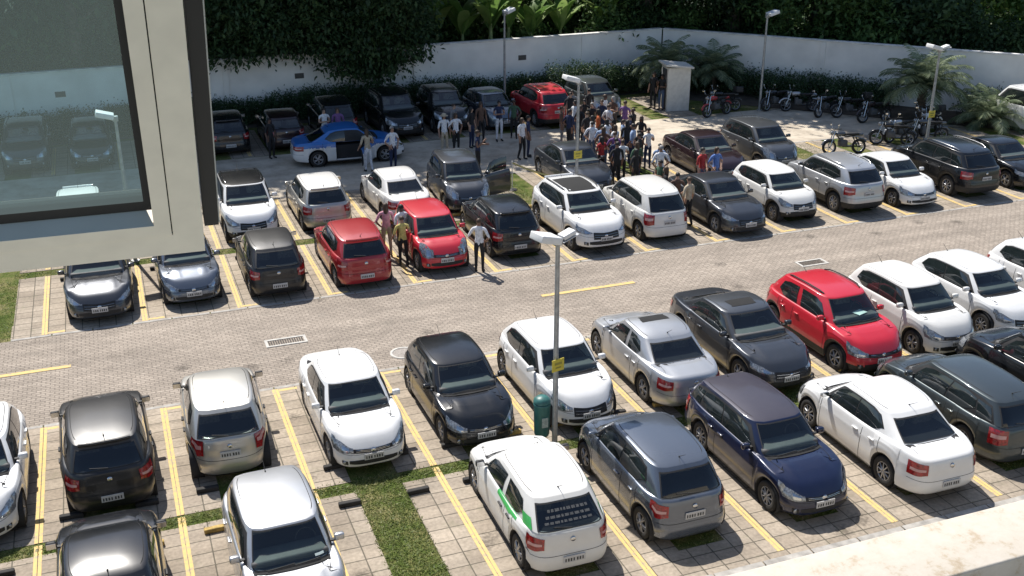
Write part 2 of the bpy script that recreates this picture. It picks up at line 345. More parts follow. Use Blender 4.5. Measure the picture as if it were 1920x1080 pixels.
# ================================================================== CARS
def sell(u, v, nf, nr):
    n = nf if u > 0 else nr
    r = max(abs(u), abs(v))
    if r < 1e-9: return 0., 0.
    d = (abs(u)**n+abs(v)**n)**(1/n); return u*r/d, v*r/d
def sst(a, b_, x): t = min(1, max(0, (x-a)/(b_-a))); return t*t*(3-2*t)
def lerp_t(T, x):
    if x <= T[0][0]: return T[0][1]
    for (a, p), (b_, q) in zip(T, T[1:]):
        if x <= b_: return p+(q-p)*(x-a)/(b_-a)
    return T[-1][1]
TL = [0, .06, .14, .25, .38, .50, .62, .70, .74, .84, .92, .97, 1]
WY = [.945, .965, .985, 1, 1.004, 1.0, .992, .995, .984, .966, .948, .925, .885]
FI = [.06, .025, .008, 0, 0, .015, .04, .06, .08, .14, .21, .28, .36]
RI_H = [.07, .03, .01, 0, 0, .04, .05, .055, .06, .075, .09, .12, .17]
RI_S = [.14, .07, .03, 0, 0, .02, .03, .03, .035, .05, .07, .11, .19]
class Car:
    """kind: 'h' hatch/wagon/suv, 's' sedan.  distances from the nose along the length."""
    def __init__(s, L_, W_, H_, wb, fo, zn, cowl, zc, rf, rr_, rg, zd, zr=None, kind='h', rw=.30, roofw=.735, clad=0, nf=4.4, nr=5.6, rails=False, sill=.175, doors=4, quarter=False, fl='wide', tl='std', spoiler=False, sunroof=False, gr='bar', rearlid=.12, pil=False, dloend=-.66):
        s.__dict__.update(locals()); s.hl = L_/2
        s.zpts = [(0, zn-.03), (.12, zn+.02), (cowl*.5, zn+(zc-zn)*.62), (cowl, zc), (L_*.55, zc+.015), (max(rg-.15, L_*.6), zd+.0), (rg, zd), (L_, zd-(.07 if kind == 's' else .03))]
    def zs(s, x):
        d = s.hl-x; return sum(lerp_t(s.zpts, d+k*.06) for k in (-2, -1, 0, 1, 2))/5
    def col(s, t, arr): return lerp_t(list(zip(TL, arr)), t)
    def B(s, u, v, t):                                  # lower body, border only
        xn, yn = sell(u, v, s.nf, s.nr)
        ax = abs(xn); wgt = sst(.66, .92, ax)
        ins = s.col(t, FI if xn > 0 else (RI_S if s.kind == 's' else RI_H))
        wy = s.col(t, WY); x = xn*s.hl-(1 if xn > 0 else -1)*ins*wgt
        taper = 1-.022*sst(.55, 1, -xn)-.02*sst(.6, 1, xn)
        y = yn*s.W_/2*wy*taper
        zb = s.sill+(.02*sst(.75, 1, ax))
        if abs(yn) > .7:
            for xw in (s.hl-s.fo, s.hl-s.fo-s.wb):
                Ra = s.rw+.055; dx = abs(x-xw)
                if dx < Ra: zb = max(zb, s.rw+math.sqrt(Ra*Ra-dx*dx)*1.02)
        tt = t
        z = zb+(s.zs(x)-zb)*(tt if t < .9 else t+.02*math.sin((t-.9)/.1*math.pi))
        return Vector((x, y, z))
    def cap(s, u, v):                                   # bonnet, boot, belt deck
        p = s.B(*(lambda r: (u/r, v/r, 1.))(max(abs(u), abs(v), 1e-6)))
        r = max(abs(u), abs(v)); xn, yn = sell(u, v, s.nf, s.nr)
        x = p.x*r if abs(u) >= abs(v) else xn*s.hl-(1 if xn > 0 else -1)*s.col(1, FI if xn > 0 else (RI_S if s.kind == 's' else RI_H))*sst(.66, .92, abs(xn))*r
        rim = 1-max(0, r)**6
        y = yn*s.W_/2*WY[-1]*(1-.022*sst(.55, 1, -xn)-.02*sst(.6, 1, xn))
        dc = max(x-(s.hl-s.cowl), (s.hl-s.rg)-x, 0); k = sst(0, .30, dc); cr = math.exp(-((abs(v)-.52)/.09)**2)*.012*sst(.05, .3, dc)*(1 if xn > 0 else .4)
        return Vector((x, y, s.zs(x)+(.024*rim+.020*(1-yn*yn)*rim)*k-.008*(1-k)+cr))
    GT = [0, .06, .2, .35, .5, .65, .78, .86, .93, .975, 1]
    def G(s, u, v, t):                                  # cabin shell
        n = sell(u, v, 5.5, 6.5)
        xf = (s.hl-s.cowl)+((s.hl-s.rf)-(s.hl-s.cowl))*t; xr = (s.hl-s.rg)+((s.hl-s.rr_)-(s.hl-s.rg))*t
        bow = .045*math.sin(math.pi*t)
        if n[0] > 0: xf += bow*.8
        else: xr -= bow*(1.0 if s.kind == 's' else .8)
        xc = (xf+xr)/2; h = (xf-xr)/2
        x = xc+n[0]*h
        wb_ = s.W_/2*.90; wr = s.W_/2*s.roofw
        y = n[1]*(wb_+(wr-wb_)*t+.02*math.sin(math.pi*t))*(1-.05*sst(.2, 1, -n[0]))
        z0 = s.zs(x)-.008; z1 = s.roofz(x)-.02
        edge = 1.0 if t < .93 else 1
        z = z0+(z1-z0)*(t if t < .93 else .93+(t-.93)*1.12-.0)
        return Vector((x, y, z))
    def roofz(s, x):
        xf, xr = s.hl-s.rf, s.hl-s.rr_; m_ = xr+(xf-xr)*.58; h = (xf-xr)/2
        return s.H_-.035-.055*((x-m_)/h)**2
    def roof(s, u, v):
        r = max(abs(u), abs(v), 1e-6); p = s.G(u/r, v/r, 1.); xm = ((s.hl-s.rf)+(s.hl-s.rr_))/2
        x = xm+(p.x-xm)*r; y = p.y*r
        return Vector((x, y, s.roofz(x)-.02+.045*(1-r**4)+.0))
def nrm(fn, p, q, e=1e-3):
    a = fn(p+e, q)-fn(p-e, q); b_ = fn(p, q+e)-fn(p, q-e); n = a.cross(b_)
    return n.normalized() if n.length > 1e-12 else Vector((0, 0, 1))
def patch(mb, fn, out, off, np_=8, nq=6, mi=0):
    """fn(p,q) in 0..1 ; out: rough outward direction"""
    V = []
    for i in range(np_+1):
        for j in range(nq+1):
            p, q = i/np_, j/nq; P = fn(p, q); n = nrm(fn, min(max(p, .002), .998), min(max(q, .002), .998))
            if n.dot(out(P)) < 0: n = -n
            V.append(P+n*off)
    F = []
    for i in range(np_):
        for j in range(nq):
            a, b_, c_, d = i*(nq+1)+j, (i+1)*(nq+1)+j, (i+1)*(nq+1)+j+1, i*(nq+1)+j+1
            k = (V[b_]-V[a]).cross(V[d]-V[a]); cen = (V[a]+V[c_])/2
            F.append((a, b_, c_, d) if k.dot(out(cen)) > 0 else (a, d, c_, b_))
    mb.add(V, F, mi, True)
OUTR = lambda P: Vector((P.x*.6, P.y*2, .8 if P.z > 1 else .25))
def path_corner(c, p, front=True, v0=.45, u1=.82, side=1):
    """runs along the border from the nose (v0) round the corner to the side (u1)"""
    a = 1-v0; b_ = 1-u1; d = p*(a+b_); sg = 1 if front else -1
    return (sg*1., side*(v0+d)) if d <= a else (sg*(1-(d-a)), side*1.)
def build_type(key, c):
    """returns dict: part name -> list of (mesh, local offset, sub-parts)"""
    nf = c.nf; n = c.nf
    def u_of(x, front): # border u that gives normalised position x
        k = c.nf if x > 0 else c.nr; ax = min(abs(x), 2**(-1/k)-1e-4)
        return math.copysign(ax/(1-ax**k)**(1/k), x)
    xw = [c.hl-c.fo, c.hl-c.fo-c.wb]; Ra = c.rw+.055
    dF = (xw[0]-Ra-.07)/c.hl; dB = (c.hl-c.rf-.98)/c.hl; dR = (xw[1]+Ra*.55)/c.hl
    if c.doors == 2: dR = None
    X = set(); cf, cr_ = 2**(-1/c.nf), 2**(-1/c.nr)
    k = -cr_
    while k < cf-.01: X.add(round(k, 4)); k += .042
    X.add(cf-1e-4)
    for q in xw:
        for a in (0, 12, 24, 36, 48, 60, 70, 78, 84, 88, 90.5):
            for s_ in (1, -1): X.add(round((q+s_*Ra*math.sin(R(min(a, 90)))+(.004*s_ if a > 90 else 0))/c.hl, 4))
    for q in (dF, dB, dR):
        if q is not None: X.add(round(q, 4))
    X = sorted(x for x in X if -cr_ <= x < cf)
    X2 = [X[0]]
    for x in X[1:]:
        if x-X2[-1] > .0025: X2.append(x)
    U = [u_of(x, True) for x in X2]; U[0] = -1.; U[-1] = 1.
    NV = 16; VV = [-1+2*j/NV for j in range(NV+1)]
    NU = len(U)
    border = [(U[i], -1., i, 0) for i in range(NU)]+[(1., VV[j], NU-1, j) for j in range(1, NV+1)]+[(U[i], 1., i, NV) for i in range(NU-2, -1, -1)]+[(-1., VV[j], 0, j) for j in range(NV-1, 0, -1)]
    nb = len(border); P = []; F = []; Cc = []
    for t in TL[:-1]:
        P += [c.B(u, v, t) for u, v, _, _ in border]
    base = len(P); idx = {}
    for i in range(NU):
        for j in range(NV+1):
            idx[(i, j)] = len(P)
            P.append(c.cap(U[i], VV[j]) if 0 < i < NU-1 and 0 < j < NV else c.B(U[i], VV[j], 1.))
    top = [idx[(i, j)] for _, _, i, j in border]
    rows = [[l*nb+k for k in range(nb)] for l in range(len(TL)-1)]+[top]
    def side_cls(u, v, t, x):
        xn = x/c.hl
        if abs(v) > .999 and t > .08:
            if dR is not None and dR < xn < dB: return 'rear_door', v
            if dB < xn < dF: return 'front_door', v
        if u > .999 or xn > .80:
            if t < .56: return 'front_bumper', 0
        if u < -.999 or xn < -.80:
            if t < .45: return 'rear_bumper', 0
            if u < -.999 and abs(v) < .80: return 'tailgate' if c.kind == 'h' else 'boot_lid', 0
        return 'body', 0
    for l in range(len(TL)-1):
        tm = (TL[l]+TL[l+1])/2
        for k in range(nb):
            k2 = (k+1) % nb; q = (rows[l][k], rows[l][k2], rows[l+1][k2], rows[l+1][k])
            cen = (P[q[0]]+P[q[2]])/2
            um = (border[k][0]+border[k2][0])/2; vm = (border[k][1]+border[k2][1])/2
            nm, sd = side_cls(um, vm, tm, cen.x)
            sl = 2 if tm < .055 or (c.clad and tm < .2) else (0 if cen.z < .78 else 1)
            F.append(q); Cc.append((nm, sd, sl))
    for i in range(NU-1):
        for j in range(NV):
            q = (idx[(i, j)], idx[(i+1, j)], idx[(i+1, j+1)], idx[(i, j+1)])
            cen = (P[q[0]]+P[q[2]])/2; um = (U[i]+U[i+1])/2; vm = (VV[j]+VV[j+1])/2
            inside = (c.hl-c.rg-.02 < cen.x < c.hl-c.cowl+.02) and abs(vm) < .9
            if inside: nm, sl = 'body', 3
            elif cen.x > c.hl-c.cowl-.02 and abs(vm) < .84 and um > 0: nm, sl = 'hood', 1
            elif c.kind == 's' and cen.x < c.hl-c.rg and abs(vm) < .84: nm, sl = 'boot_lid', 1
            else: nm, sl = 'body', 1
            F.append(q); Cc.append((nm, 0, sl))
    # cabin shell
    o = len(P); GU = sorted({-1, -.93, -.8, -.6, -.4, -.2, 0, .2, .4, .6, .8, .93, 1}); GV = [-1, -.95, -.88, -.6, -.3, 0, .3, .6, .88, .95, 1]
    gb = [(GU[i], -1., i, 0) for i in range(len(GU))]+[(1., GV[j], len(GU)-1, j) for j in range(1, len(GV))]+[(GU[i], 1., i, len(GV)-1) for i in range(len(GU)-2, -1, -1)]+[(-1., GV[j], 0, j) for j in range(len(GV)-2, 0, -1)]
    ng = len(gb)
    for t in c.GT[:-1]: P += [c.G(u, v, t) for u, v, _, _ in gb]
    gidx = {}
    for i in range(len(GU)):
        for j in range(len(GV)):
            gidx[(i, j)] = len(P); P.append(c.roof(GU[i], GV[j]))
    grow = [[o+l*ng+k for k in range(ng)] for l in range(len(c.GT)-1)]+[[gidx[(i, j)] for _, _, i, j in gb]]
    for l in range(len(c.GT)-1):
        tm = (c.GT[l]+c.GT[l+1])/2
        for k in range(ng):
            k2 = (k+1) % ng; um = (gb[k][0]+gb[k2][0])/2; vm = (gb[k][1]+gb[k2][1])/2
            if abs(um) > .999 and abs(vm) < .88 and .06 < tm < (.93 if um > 0 else .86): continue      # openings for the glass
            nm = 'body' if not (c.kind == 'h' and um < -.999 and abs(vm) < .88) else 'tailgate'
            F.append((grow[l][k], grow[l][k2], grow[l+1][k2], grow[l+1][k])); Cc.append((nm, 0, 1))
    for i in range(len(GU)-1):
        for j in range(len(GV)-1):
            F.append((gidx[(i, j)], gidx[(i+1, j)], gidx[(i+1, j+1)], gidx[(i, j+1)])); Cc.append(('roof', 0, 1))
    # vertex normals of the whole shell
    Pn = np.array([tuple(p) for p in P]); N_ = np.zeros_like(Pn); Fa = np.array(F)
    fn_ = np.cross(Pn[Fa[:, 2]]-Pn[Fa[:, 0]], Pn[Fa[:, 3]]-Pn[Fa[:, 1]])
    cen = Pn[Fa].mean(axis=1); outd = cen-np.array([0, 0, .55]); outd[:, 0] *= .5
    flip = (fn_*outd).sum(1) < 0; fn_[flip] *= -1
    for k in range(4): np.add.at(N_, Fa[:, k], fn_)
    # join coincident normals (cap border duplicates)
    key_ = np.round(Pn, 4); dd = {}
    for i, kk in enumerate(map(tuple, key_)): dd.setdefault(kk, []).append(i)
    for g in dd.values():
        if len(g) > 1: N_[g] = N_[g].sum(0)
    N_ /= np.maximum(np.linalg.norm(N_, axis=1, keepdims=True), 1e-9)
    groups = {}
    for fi, (nm, sd, sl) in enumerate(Cc): groups.setdefault((nm, (1 if sd > 0 else -1) if sd else 0), []).append(fi)
    extra = {k: MB() for k in groups}
    def shell_mesh(gk):
        fl = groups[gk]; vs = sorted({i for q in fl for i in F[q]}); mp = {v_: i for i, v_ in enumerate(vs)}
        V = [tuple(P[i]) for i in vs]; FF = [tuple(mp[i] for i in (F[q][::-1] if flip[q] else F[q])) for q in fl]
        ms = [Cc[q][2] for q in fl]; ns = [tuple(N_[i]) for i in vs]
        ex = extra[gk]; o_ = len(V); V += ex.v; FF += [tuple(o_+i for i in q) for q in ex.f]; ms += ex.m
        me = bpy.data.meshes.new(gk[0]); me.from_pydata(V, [], FF)
        for _ in range(5): me.materials.append(None)
        me.polygons.foreach_set('material_index', ms)
        me.polygons.foreach_set('use_smooth', [True]*len(fl)+ex.s); me.update()
        if len(me.vertices) == o_: me.normals_split_custom_set_from_vertices(ns)
        else:
            me.update(); ln = []
            nl = sum(len(q) for q in FF[:len(fl)])
            for q in FF[:len(fl)]: ln += [ns[i] for i in q]
            ln += [(0, 0, 0)]*(sum(len(q) for q in FF[len(fl):])); me.normals_split_custom_set(ln)
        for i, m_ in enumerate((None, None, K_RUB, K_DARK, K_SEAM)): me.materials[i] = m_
        return me
    # wheel housings, underbody, seams go with the body
    ub = extra[('body', 0)]
    for q in xw:
        for s_ in (-1, 1):
            y0, y1 = s_*(c.W_/2-.05), s_*(c.W_/2-.30)
            ub.lathe([(Ra+.005, y0), (Ra+.005, y1), (.01, y1)], 20, 3, c=(q, 0, c.rw))
    xb0, xb1 = xw[1]+Ra+.02, xw[0]-Ra-.02
    ub.box(((xb0+xb1)/2, 0, .50), (xb1-xb0, c.W_-.22, .62), 3); ub.box((0, 0, .40), (c.L_-.5, c.W_-.66, .34), 3)
    if dR is not None:
        for s_ in (-1, 1): ub.box(((xb0+xb1)/2, s_*(c.W_/2-.075), c.sill+.055), (xb1-xb0, .05, .09), 0)
    def seam(fn, out, wd=.5): patch(ub, fn, out, .0025, 10, 1, 4)
    sw = .012/c.hl
    for s_ in (-1, 1):
        for q in [x for x in (dF, dB, dR) if x is not None]:
            seam(lambda p, r, q=q, s_=s_: c.B(u_of(q+(r-.5)*sw, 1), s_, .07+.92*p), OUTR)
        e0 = dR if dR is not None else dB
        for h_ in (.075,): seam(lambda p, r, s_=s_, e0=e0: c.B(u_of(e0+(dF-e0)*p, 1), s_, h_+.012*r), OUTR)
        seam(lambda p, r, s_=s_: c.B(*path_corner(c, p, True, 0, .9, s_), .555+.010*r), OUTR)
        seam(lambda p, r, s_=s_: c.B(*path_corner(c, p, False, 0, .9, s_), .445+.010*r), OUTR)
        uc = (c.hl-c.cowl)/c.hl
        seam(lambda p, r, s_=s_, uc=uc: c.cap(u_of(min(uc, .8), 1)+(.97-u_of(min(uc, .8), 1))*p, s_*(.835+.012*r)), lambda P_: Vector((0, 0, 1)))
        if c.kind == 's':
            ur = -min((c.rg-c.hl)/c.hl, .8)
            seam(lambda p, r, s_=s_, ur=ur: c.cap(u_of(ur, 1)+(-.98-u_of(ur, 1))*p, s_*(.835+.012*r)), lambda P_: Vector((0, 0, 1)))
        # dark glazing surround on the side
        def band(p, q, s_=s_):
            u = .90-(.90-(c.dloend-.03 if not c.quarter else -.90))*p
            lo = .015+.30*sst(.80, 1, p)*(0 if c.quarter else 1); hi = .90-.10*sst(.85, 1, p)-.05*sst(.1, 0, p)
            return c.G(u, s_, lo+(hi-lo)*q)
        if not c.pil: patch(ub, band, OUTR, .003, 20, 5, 2)
    # cowl / wiper trough
    patch(ub, lambda p, q: c.G(1., -.86+1.72*p, .004+.045*q), lambda P_: Vector((1, 0, 1)), .006, 10, 2, 2)
    def cowlp(p, q):
        v_ = -.80+1.6*p; bx = c.G(1., v_, 0.).x+.005+.085*q*(1-.5*abs(v_)); y_ = v_*c.W_/2*.9
        return Vector((bx, y_, c.cap(u_of(min(bx/c.hl, .8), 1), v_*.98).z+.004))
    patch(ub, cowlp, lambda P_: Vector((0, 0, 1)), .003, 12, 2, 4)
    for s_ in (-1, 1): patch(extra[('roof', 0)], lambda p, q, s_=s_: c.roof(-.90+1.8*p, s_*(.885+.016*q)), lambda P_: Vector((0, 0, 1)), .003, 14, 1, 4)
    if c.sunroof: patch(extra[('roof', 0)], lambda p, q: c.roof(.12+.55*q, -.55+1.1*p) if c.sunroof is True else c.roof(-.45+1.38*q, -.74+1.48*p), lambda P_: Vector((0, 0, 1)), .004, 6, 6, 4)
    parts = []          # (name, mesh, matrix offset, children list, paint?)
    for gk in groups:
        me = shell_mesh(gk); nm = gk[0]; ch = []
        if 'door' in nm:
            s_ = gk[1]; fr = nm == 'front_door'
            b = MB()
            if fr: us = (.78, .06)
            else: us = (-.05 if c.pil else .03, c.dloend)
            def gl(p, q, s_=s_, us=us, fr=fr):
                u = us[0]+(us[1]-us[0])*p
                lo = .055+(.26*sst(.62, 1, p) if not fr else 0); hi = .84-(.0 if fr else .08*sst(.6, 1, p))-(.12*sst(.25, 0, p) if fr else 0)
                return c.G(u, s_, lo+(hi-lo)*q)
            patch(b, gl, OUTR, .008, 12, 6)
            ch.append(('side_window', b.mesh('side_window', [G_SIDE]), None))
            hx = (dB+.09 if fr else (dR if dR is not None else dB)+.10); hp = c.B(u_of(hx, 1), s_, .78)
            hb = MB(); hb.rbox((hp.x, hp.y+s_*.018, hp.z), (.17, .035, .032), .010)
            ch.append(('door_handle', hb.mesh('door_handle', [None]), 'trim'))
            if fr:
                mp_ = c.G(.70, s_, .10); mb_ = MB()
                mb_.rbox((mp_.x+.10, mp_.y+s_*.135, mp_.z+.065), (.09, .17, .12), .035, 0); mb_.box((mp_.x+.09, mp_.y+s_*.03, mp_.z+.02), (.06, .10, .03), 1)
                mb_.box((mp_.x+.046, mp_.y+s_*.135, mp_.z+.065), (.004, .15, .10), 2)
                me2 = mb_.mesh('side_mirror', [None, K_RUB, K_CHROME]); ch.append(('side_mirror', me2, 'mirror'))
        parts.append((nm, me, gk[1], ch, 'paint'))
    def add(nm, mb, mats, ch=(), pt=None): parts.append((nm, mb.mesh(nm, mats), 0, list(ch), pt))
    b = MB(); patch(b, lambda p, q: c.G(1., -.885+1.77*p, .045+.895*q), lambda P_: Vector((1, 0, 1)), .004, 14, 10)
    wp = MB()
    for s0, s1 in ((-.55, .05), (.05, .62)):
        a_ = [c.G(1., s0+(s1-s0)*k/4, .03+.05*k/4)+Vector((.025, 0, .02)) for k in range(5)]; wp.tube(a_, .008, 5)
    fr_ = MB()
    for lo, hi, a0, a1 in ((.03, .06, -.89, .89), (.92, .95, -.89, .89)): patch(fr_, lambda p, q: c.G(1., a0+(a1-a0)*p, lo+(hi-lo)*q), lambda P_: Vector((1, 0, 1)), .007, 12, 1)
    for a0, a1 in ((-.895, -.86), (.86, .895)): patch(fr_, lambda p, q: c.G(1., a0+(a1-a0)*q, .03+.91*p), lambda P_: Vector((1, 0, 1)), .007, 10, 1)
    add('windshield', b, [G_CLEAR], [('wiper', wp.mesh('wiper', [K_RUB]), None), ('seal', fr_.mesh('seal', [K_RUB]), None)])
    b = MB(); patch(b, lambda p, q: c.G(-1., -.885+1.77*p, .05+.82*q), lambda P_: Vector((-1, 0, .7)), .004, 14, 8)
    fr_ = MB()
    for lo, hi in ((.045, .08), (.83, .875)): patch(fr_, lambda p, q: c.G(-1., -.89+1.78*p, lo+(hi-lo)*q), lambda P_: Vector((-1, 0, .7)), .007, 12, 1)
    for a0, a1 in ((-.895, -.85), (.85, .895)): patch(fr_, lambda p, q: c.G(-1., a0+(a1-a0)*q, .05+.82*p), lambda P_: Vector((-1, 0, .7)), .007, 10, 1)
    ch = [('seal', fr_.mesh('seal', [K_RUB]), None)]
    if c.kind == 'h':
        wp = MB(); wp.tube([c.G(-1., 0+.45*k/3, .10+.10*k/3)+Vector((-.03, 0, .01)) for k in range(4)], .009, 5); ch.append(('wiper', wp.mesh('wiper', [K_RUB]), None))
    add('rear_window', b, [G_TINT], ch)
    if c.quarter:
        for s_ in (-1, 1):
            b = MB(); patch(b, lambda p, q: c.G(c.dloend-.03+(-.86-(c.dloend-.03))*p, s_, .07+(.70)*q+.05*p*(1-2*q)), OUTR, .008, 6, 5); add('quarter_window', b, [G_SIDE])
    # lamps
    hl_t = {'wide': (.58, .80), 'tall': (.56, .92), 'slim': (.66, .80)}[c.fl]
    for s_ in (-1, 1):
        b = MB(); b2 = MB()
        def hf(p, q, s_=s_):
            lo, hi = hl_t; k = sst(0, .5, p)
            lo2 = lo+.06*(1-k); hi2 = hi-.04*(1-k)+.05*k
            return c.B(*path_corner(c, p, True, .50, .86, s_), lo2+(hi2-lo2)*q)
        patch(b, hf, OUTR, .010, 12, 5)
        patch(b2, lambda p, q: hf(.16+.28*p, .22+.56*q), OUTR, .014, 5, 4)
        add('headlight', b, [K_LAMP], [('reflector', b2.mesh('reflector', [K_CHROME, K_AMBER]), None)])
        b = MB(); b2 = MB()
        lo, hi = {'std': (.56, .88), 'tall': (.50, .99), 'slim': (.64, .86)}[c.tl]
        def tf(p, q, s_=s_):
            k = sst(0, .6, p); l2 = lo+.06*(1-k); return c.B(*path_corner(c, p, False, .66 if c.tl != 'slim' else .5, .90, s_), l2+(hi-l2)*q)
        patch(b, tf, OUTR, .010, 10, 5); patch(b2, lambda p, q: tf(.12+.76*p, .38+.2*q), OUTR, .014, 6, 2)
        add('taillight', b, [K_TAIL], [('reflector', b2.mesh('reflector', [mat('pale tail lens', (.55, .30, .28), .15, coat=1)]), None)])
    # grille and intakes
    b = MB(); lo, hi = {'bar': (.60, .72), 'big': (.44, .74), 'low': (.60, .70)}[c.gr]; gw = .56 if c.gr == 'bar' else .47
    patch(b, lambda p, q: c.B(1., -gw+2*gw*p, lo+(hi-lo)*q-.02*math.cos(math.pi*(p-.5)*2)), OUTR, .008, 12, 3)
    b2 = MB()
    for r_ in range(2): patch(b2, lambda p, q: c.B(1., -.43+.86*p, lo+(hi-lo)*(.33+.34*r_)-.02*math.cos(math.pi*(p-.5)*2)+.008*q), OUTR, .014, 10, 1)
    P0 = c.B(1., 0., (lo+hi)/2); b3 = MB(); b3.lathe([(.001, .02), (.042, .02), (.055, .0)], 14, c=(0, 0, 0)); me3 = b3
    me3.v = [(P0.x+.008+y, x, P0.z+z) for x, y, z in me3.v]
    add('grille', b, [K_RUB], [('grille_bar', b2.mesh('grille_bar', [K_CHROME]), None), ('badge', me3.mesh('badge', [K_CHROME]), None)])
    b = MB(); patch(b, lambda p, q: c.B(1., -.62+1.24*p, .16+.05*abs(2*p-1)**2+.21*q*(1-.35*abs(2*p-1)**3)), OUTR, .006, 10, 3)
    for s_ in (-1, 1): patch(b, lambda p, q: c.B(1., s_*(.66+.16*p), .16+.16*q), OUTR, .006, 4, 3)
    add('air_intake', b, [K_RUB])
    for s_ in (-1, 1):
        q = c.B(1., s_*.74, .24); b = MB(); b.lathe([(.001, .012), (.045, .012), (.05, 0)], 12); b.v = [(q.x+.004+y, q.y+x, q.z+z) for x, y, z in b.v]; add('fog_lamp', b, [K_LAMP])
    def plate(pos, sg):
        b = MB(); b.box((pos.x+sg*.015, 0, pos.z), (.012, .40, .13)); k = b
        for i in range(7):
            y = -.15+i*.05+(.012 if i > 2 else -.004); k.box((pos.x+sg*.0225, y, pos.z-.012), (.003, .030 if i % 3 else .024, .062), 1)
        return b, k
    q = c.B(1., 0, .46); b, k = plate(q, 1); add('license_plate', b, [K_PLATE, K_INK])
    q = c.B(-1., 0, .60 if (c.kind == 'h' and c.H_ > 1.5) or c.kind == 's' and c.L_ > 4.3 else .34); b, k = plate(q, -1); add('license_plate', b, [K_PLATE, K_INK])
    q = c.B(-1., 0, .80); b = MB(); b.lathe([(.001, .018), (.04, .018), (.05, .0)], 14); b.v = [(q.x-.006-y, x, q.z+z) for x, y, z in b.v]; add('badge', b, [K_CHROME])
    if c.rails:
        for s_ in (-1, 1):
            b = MB(); A = [c.roof(.82-1.6*k/8, s_*.90)+Vector((0, 0, .045 if 0 < k < 8 else .01)) for k in range(9)]; b.tube(A, .018, 6); add('roof_rail', b, [K_CHROME if c.rails == 1 else K_RUB])
        if c.rails == 3:
            for uu_ in (.45, -.35):
                b = MB(); b.tube([c.roof(uu_, v_)+Vector((0, 0, .06)) for v_ in (-.9, -.4, 0, .4, .9)], .016, 6); add('roof_bar', b, [K_RUB])
    if c.spoiler:
        b = MB(); A = [c.G(-1., v_, 1.)+Vector((-.05, 0, .02)) for v_ in (-.8, -.4, 0, .4, .8)]
        b.tube(A, .035, 6); add('spoiler', b, [None], pt='spoil')
    q = c.roof(-.80, 0.); b = MB(); b.tube([q, q+Vector((-.04, 0, .03)), q+Vector((-.22, 0, .16))], [.016, .006, .003], 5); add('antenna', b, [K_RUB])
    # interior
    zc = c.zs(0); xs = (c.hl-c.rf-.62, max(c.hl-c.rf-1.45, c.hl-c.rr_+(.12 if c.kind == 's' else -.2)))
    for i, xx in enumerate(xs):
        for s_ in (-1, 1):
            b = MB(); b.rbox((xx, s_*.34, zc+.07), (.14, .46, .34), .05, rot=Matrix.Rotation(R(-14), 3, 'Y')); b.rbox((xx-.06, s_*.34, zc+.30), (.09, .25, .16), .035); add('seat', b, [K_SEAT])
    b = MB(); b.rbox((c.hl-c.cowl-.34, 0, zc+.02), (.42, c.W_*.76, .14), .05); add('dashboard', b, [K_DASH])
    b = MB(); b.v = []; th = MB(); ring = [Vector((0, .17*math.cos(a*math.pi/8), .17*math.sin(a*math.pi/8))) for a in range(17)]
    rt = Matrix.Rotation(R(-25), 3, 'Y'); b.tube([rt @ p+Vector((c.hl-c.cowl-.60, .34, zc+.06)) for p in ring], .014, 6, caps=False); b.tube([(c.hl-c.cowl-.6, .34, zc+.06), (c.hl-c.cowl-.4, .34, zc)], .03, 6); add('steering_wheel', b, [K_RUB])
    # wheels
    parts_w = []
    b = MB(); r_ = c.rw; wd = .19
    b.lathe([(r_*.62, -.085), (r_*.66, -.097), (r_*.93, -.10), (r_*.985, -.085), (r_, -.05), (r_, .05), (r_*.985, .085), (r_*.93, .10), (r_*.66, .097), (r_*.62, .085)], 32)
    tyre = b.mesh('wheel', [K_TYRE])
    rims = []
    for s_ in (-1, 1):
        b = MB(); R0 = r_*.64
        b.lathe([(R0, s_*-.05), (R0, s_*.088), (R0*.93, s_*.092), (R0*.90, s_*.07)], 30); b.lathe([(R0*.9, s_*.045), (.001, s_*.045)], 20, 1); ns = {0: 5, 1: 7, 2: 9}[hash_i(key) % 3]
        for k in range(ns):
            a = 2*math.pi*k/ns
            for d_ in ((0,) if ns > 5 else (-.10, .10)):
                p0 = Vector((math.cos(a)*R0*.15, s_*.088, math.sin(a)*R0*.15)); p1 = Vector((math.cos(a+d_*1.8)*R0*.95, s_*.080, math.sin(a+d_*1.8)*R0*.95)); b.tube([p0, p1], [R0*.13, R0*.085], 4)
        b.lathe([(R0*.24, s_*.07), (R0*.22, s_*.098), (.001, s_*.1)], 14)
        rims.append(b.mesh('rim', [K_RIM if hash_i(key) % 2 else K_CAP, K_DARK]))
    for q in xw:
        for s_ in (-1, 1): parts_w.append((Vector((q, s_*(c.W_/2-.150), c.rw)), s_))
    return dict(parts=parts, wheels=parts_w, tyre=tyre, rims=rims, c=c, dF=dF*c.hl, dB=dB*c.hl, fdoor=None)
def hash_i(s): return sum(ord(ch)*(i+3) for i, ch in enumerate(s))
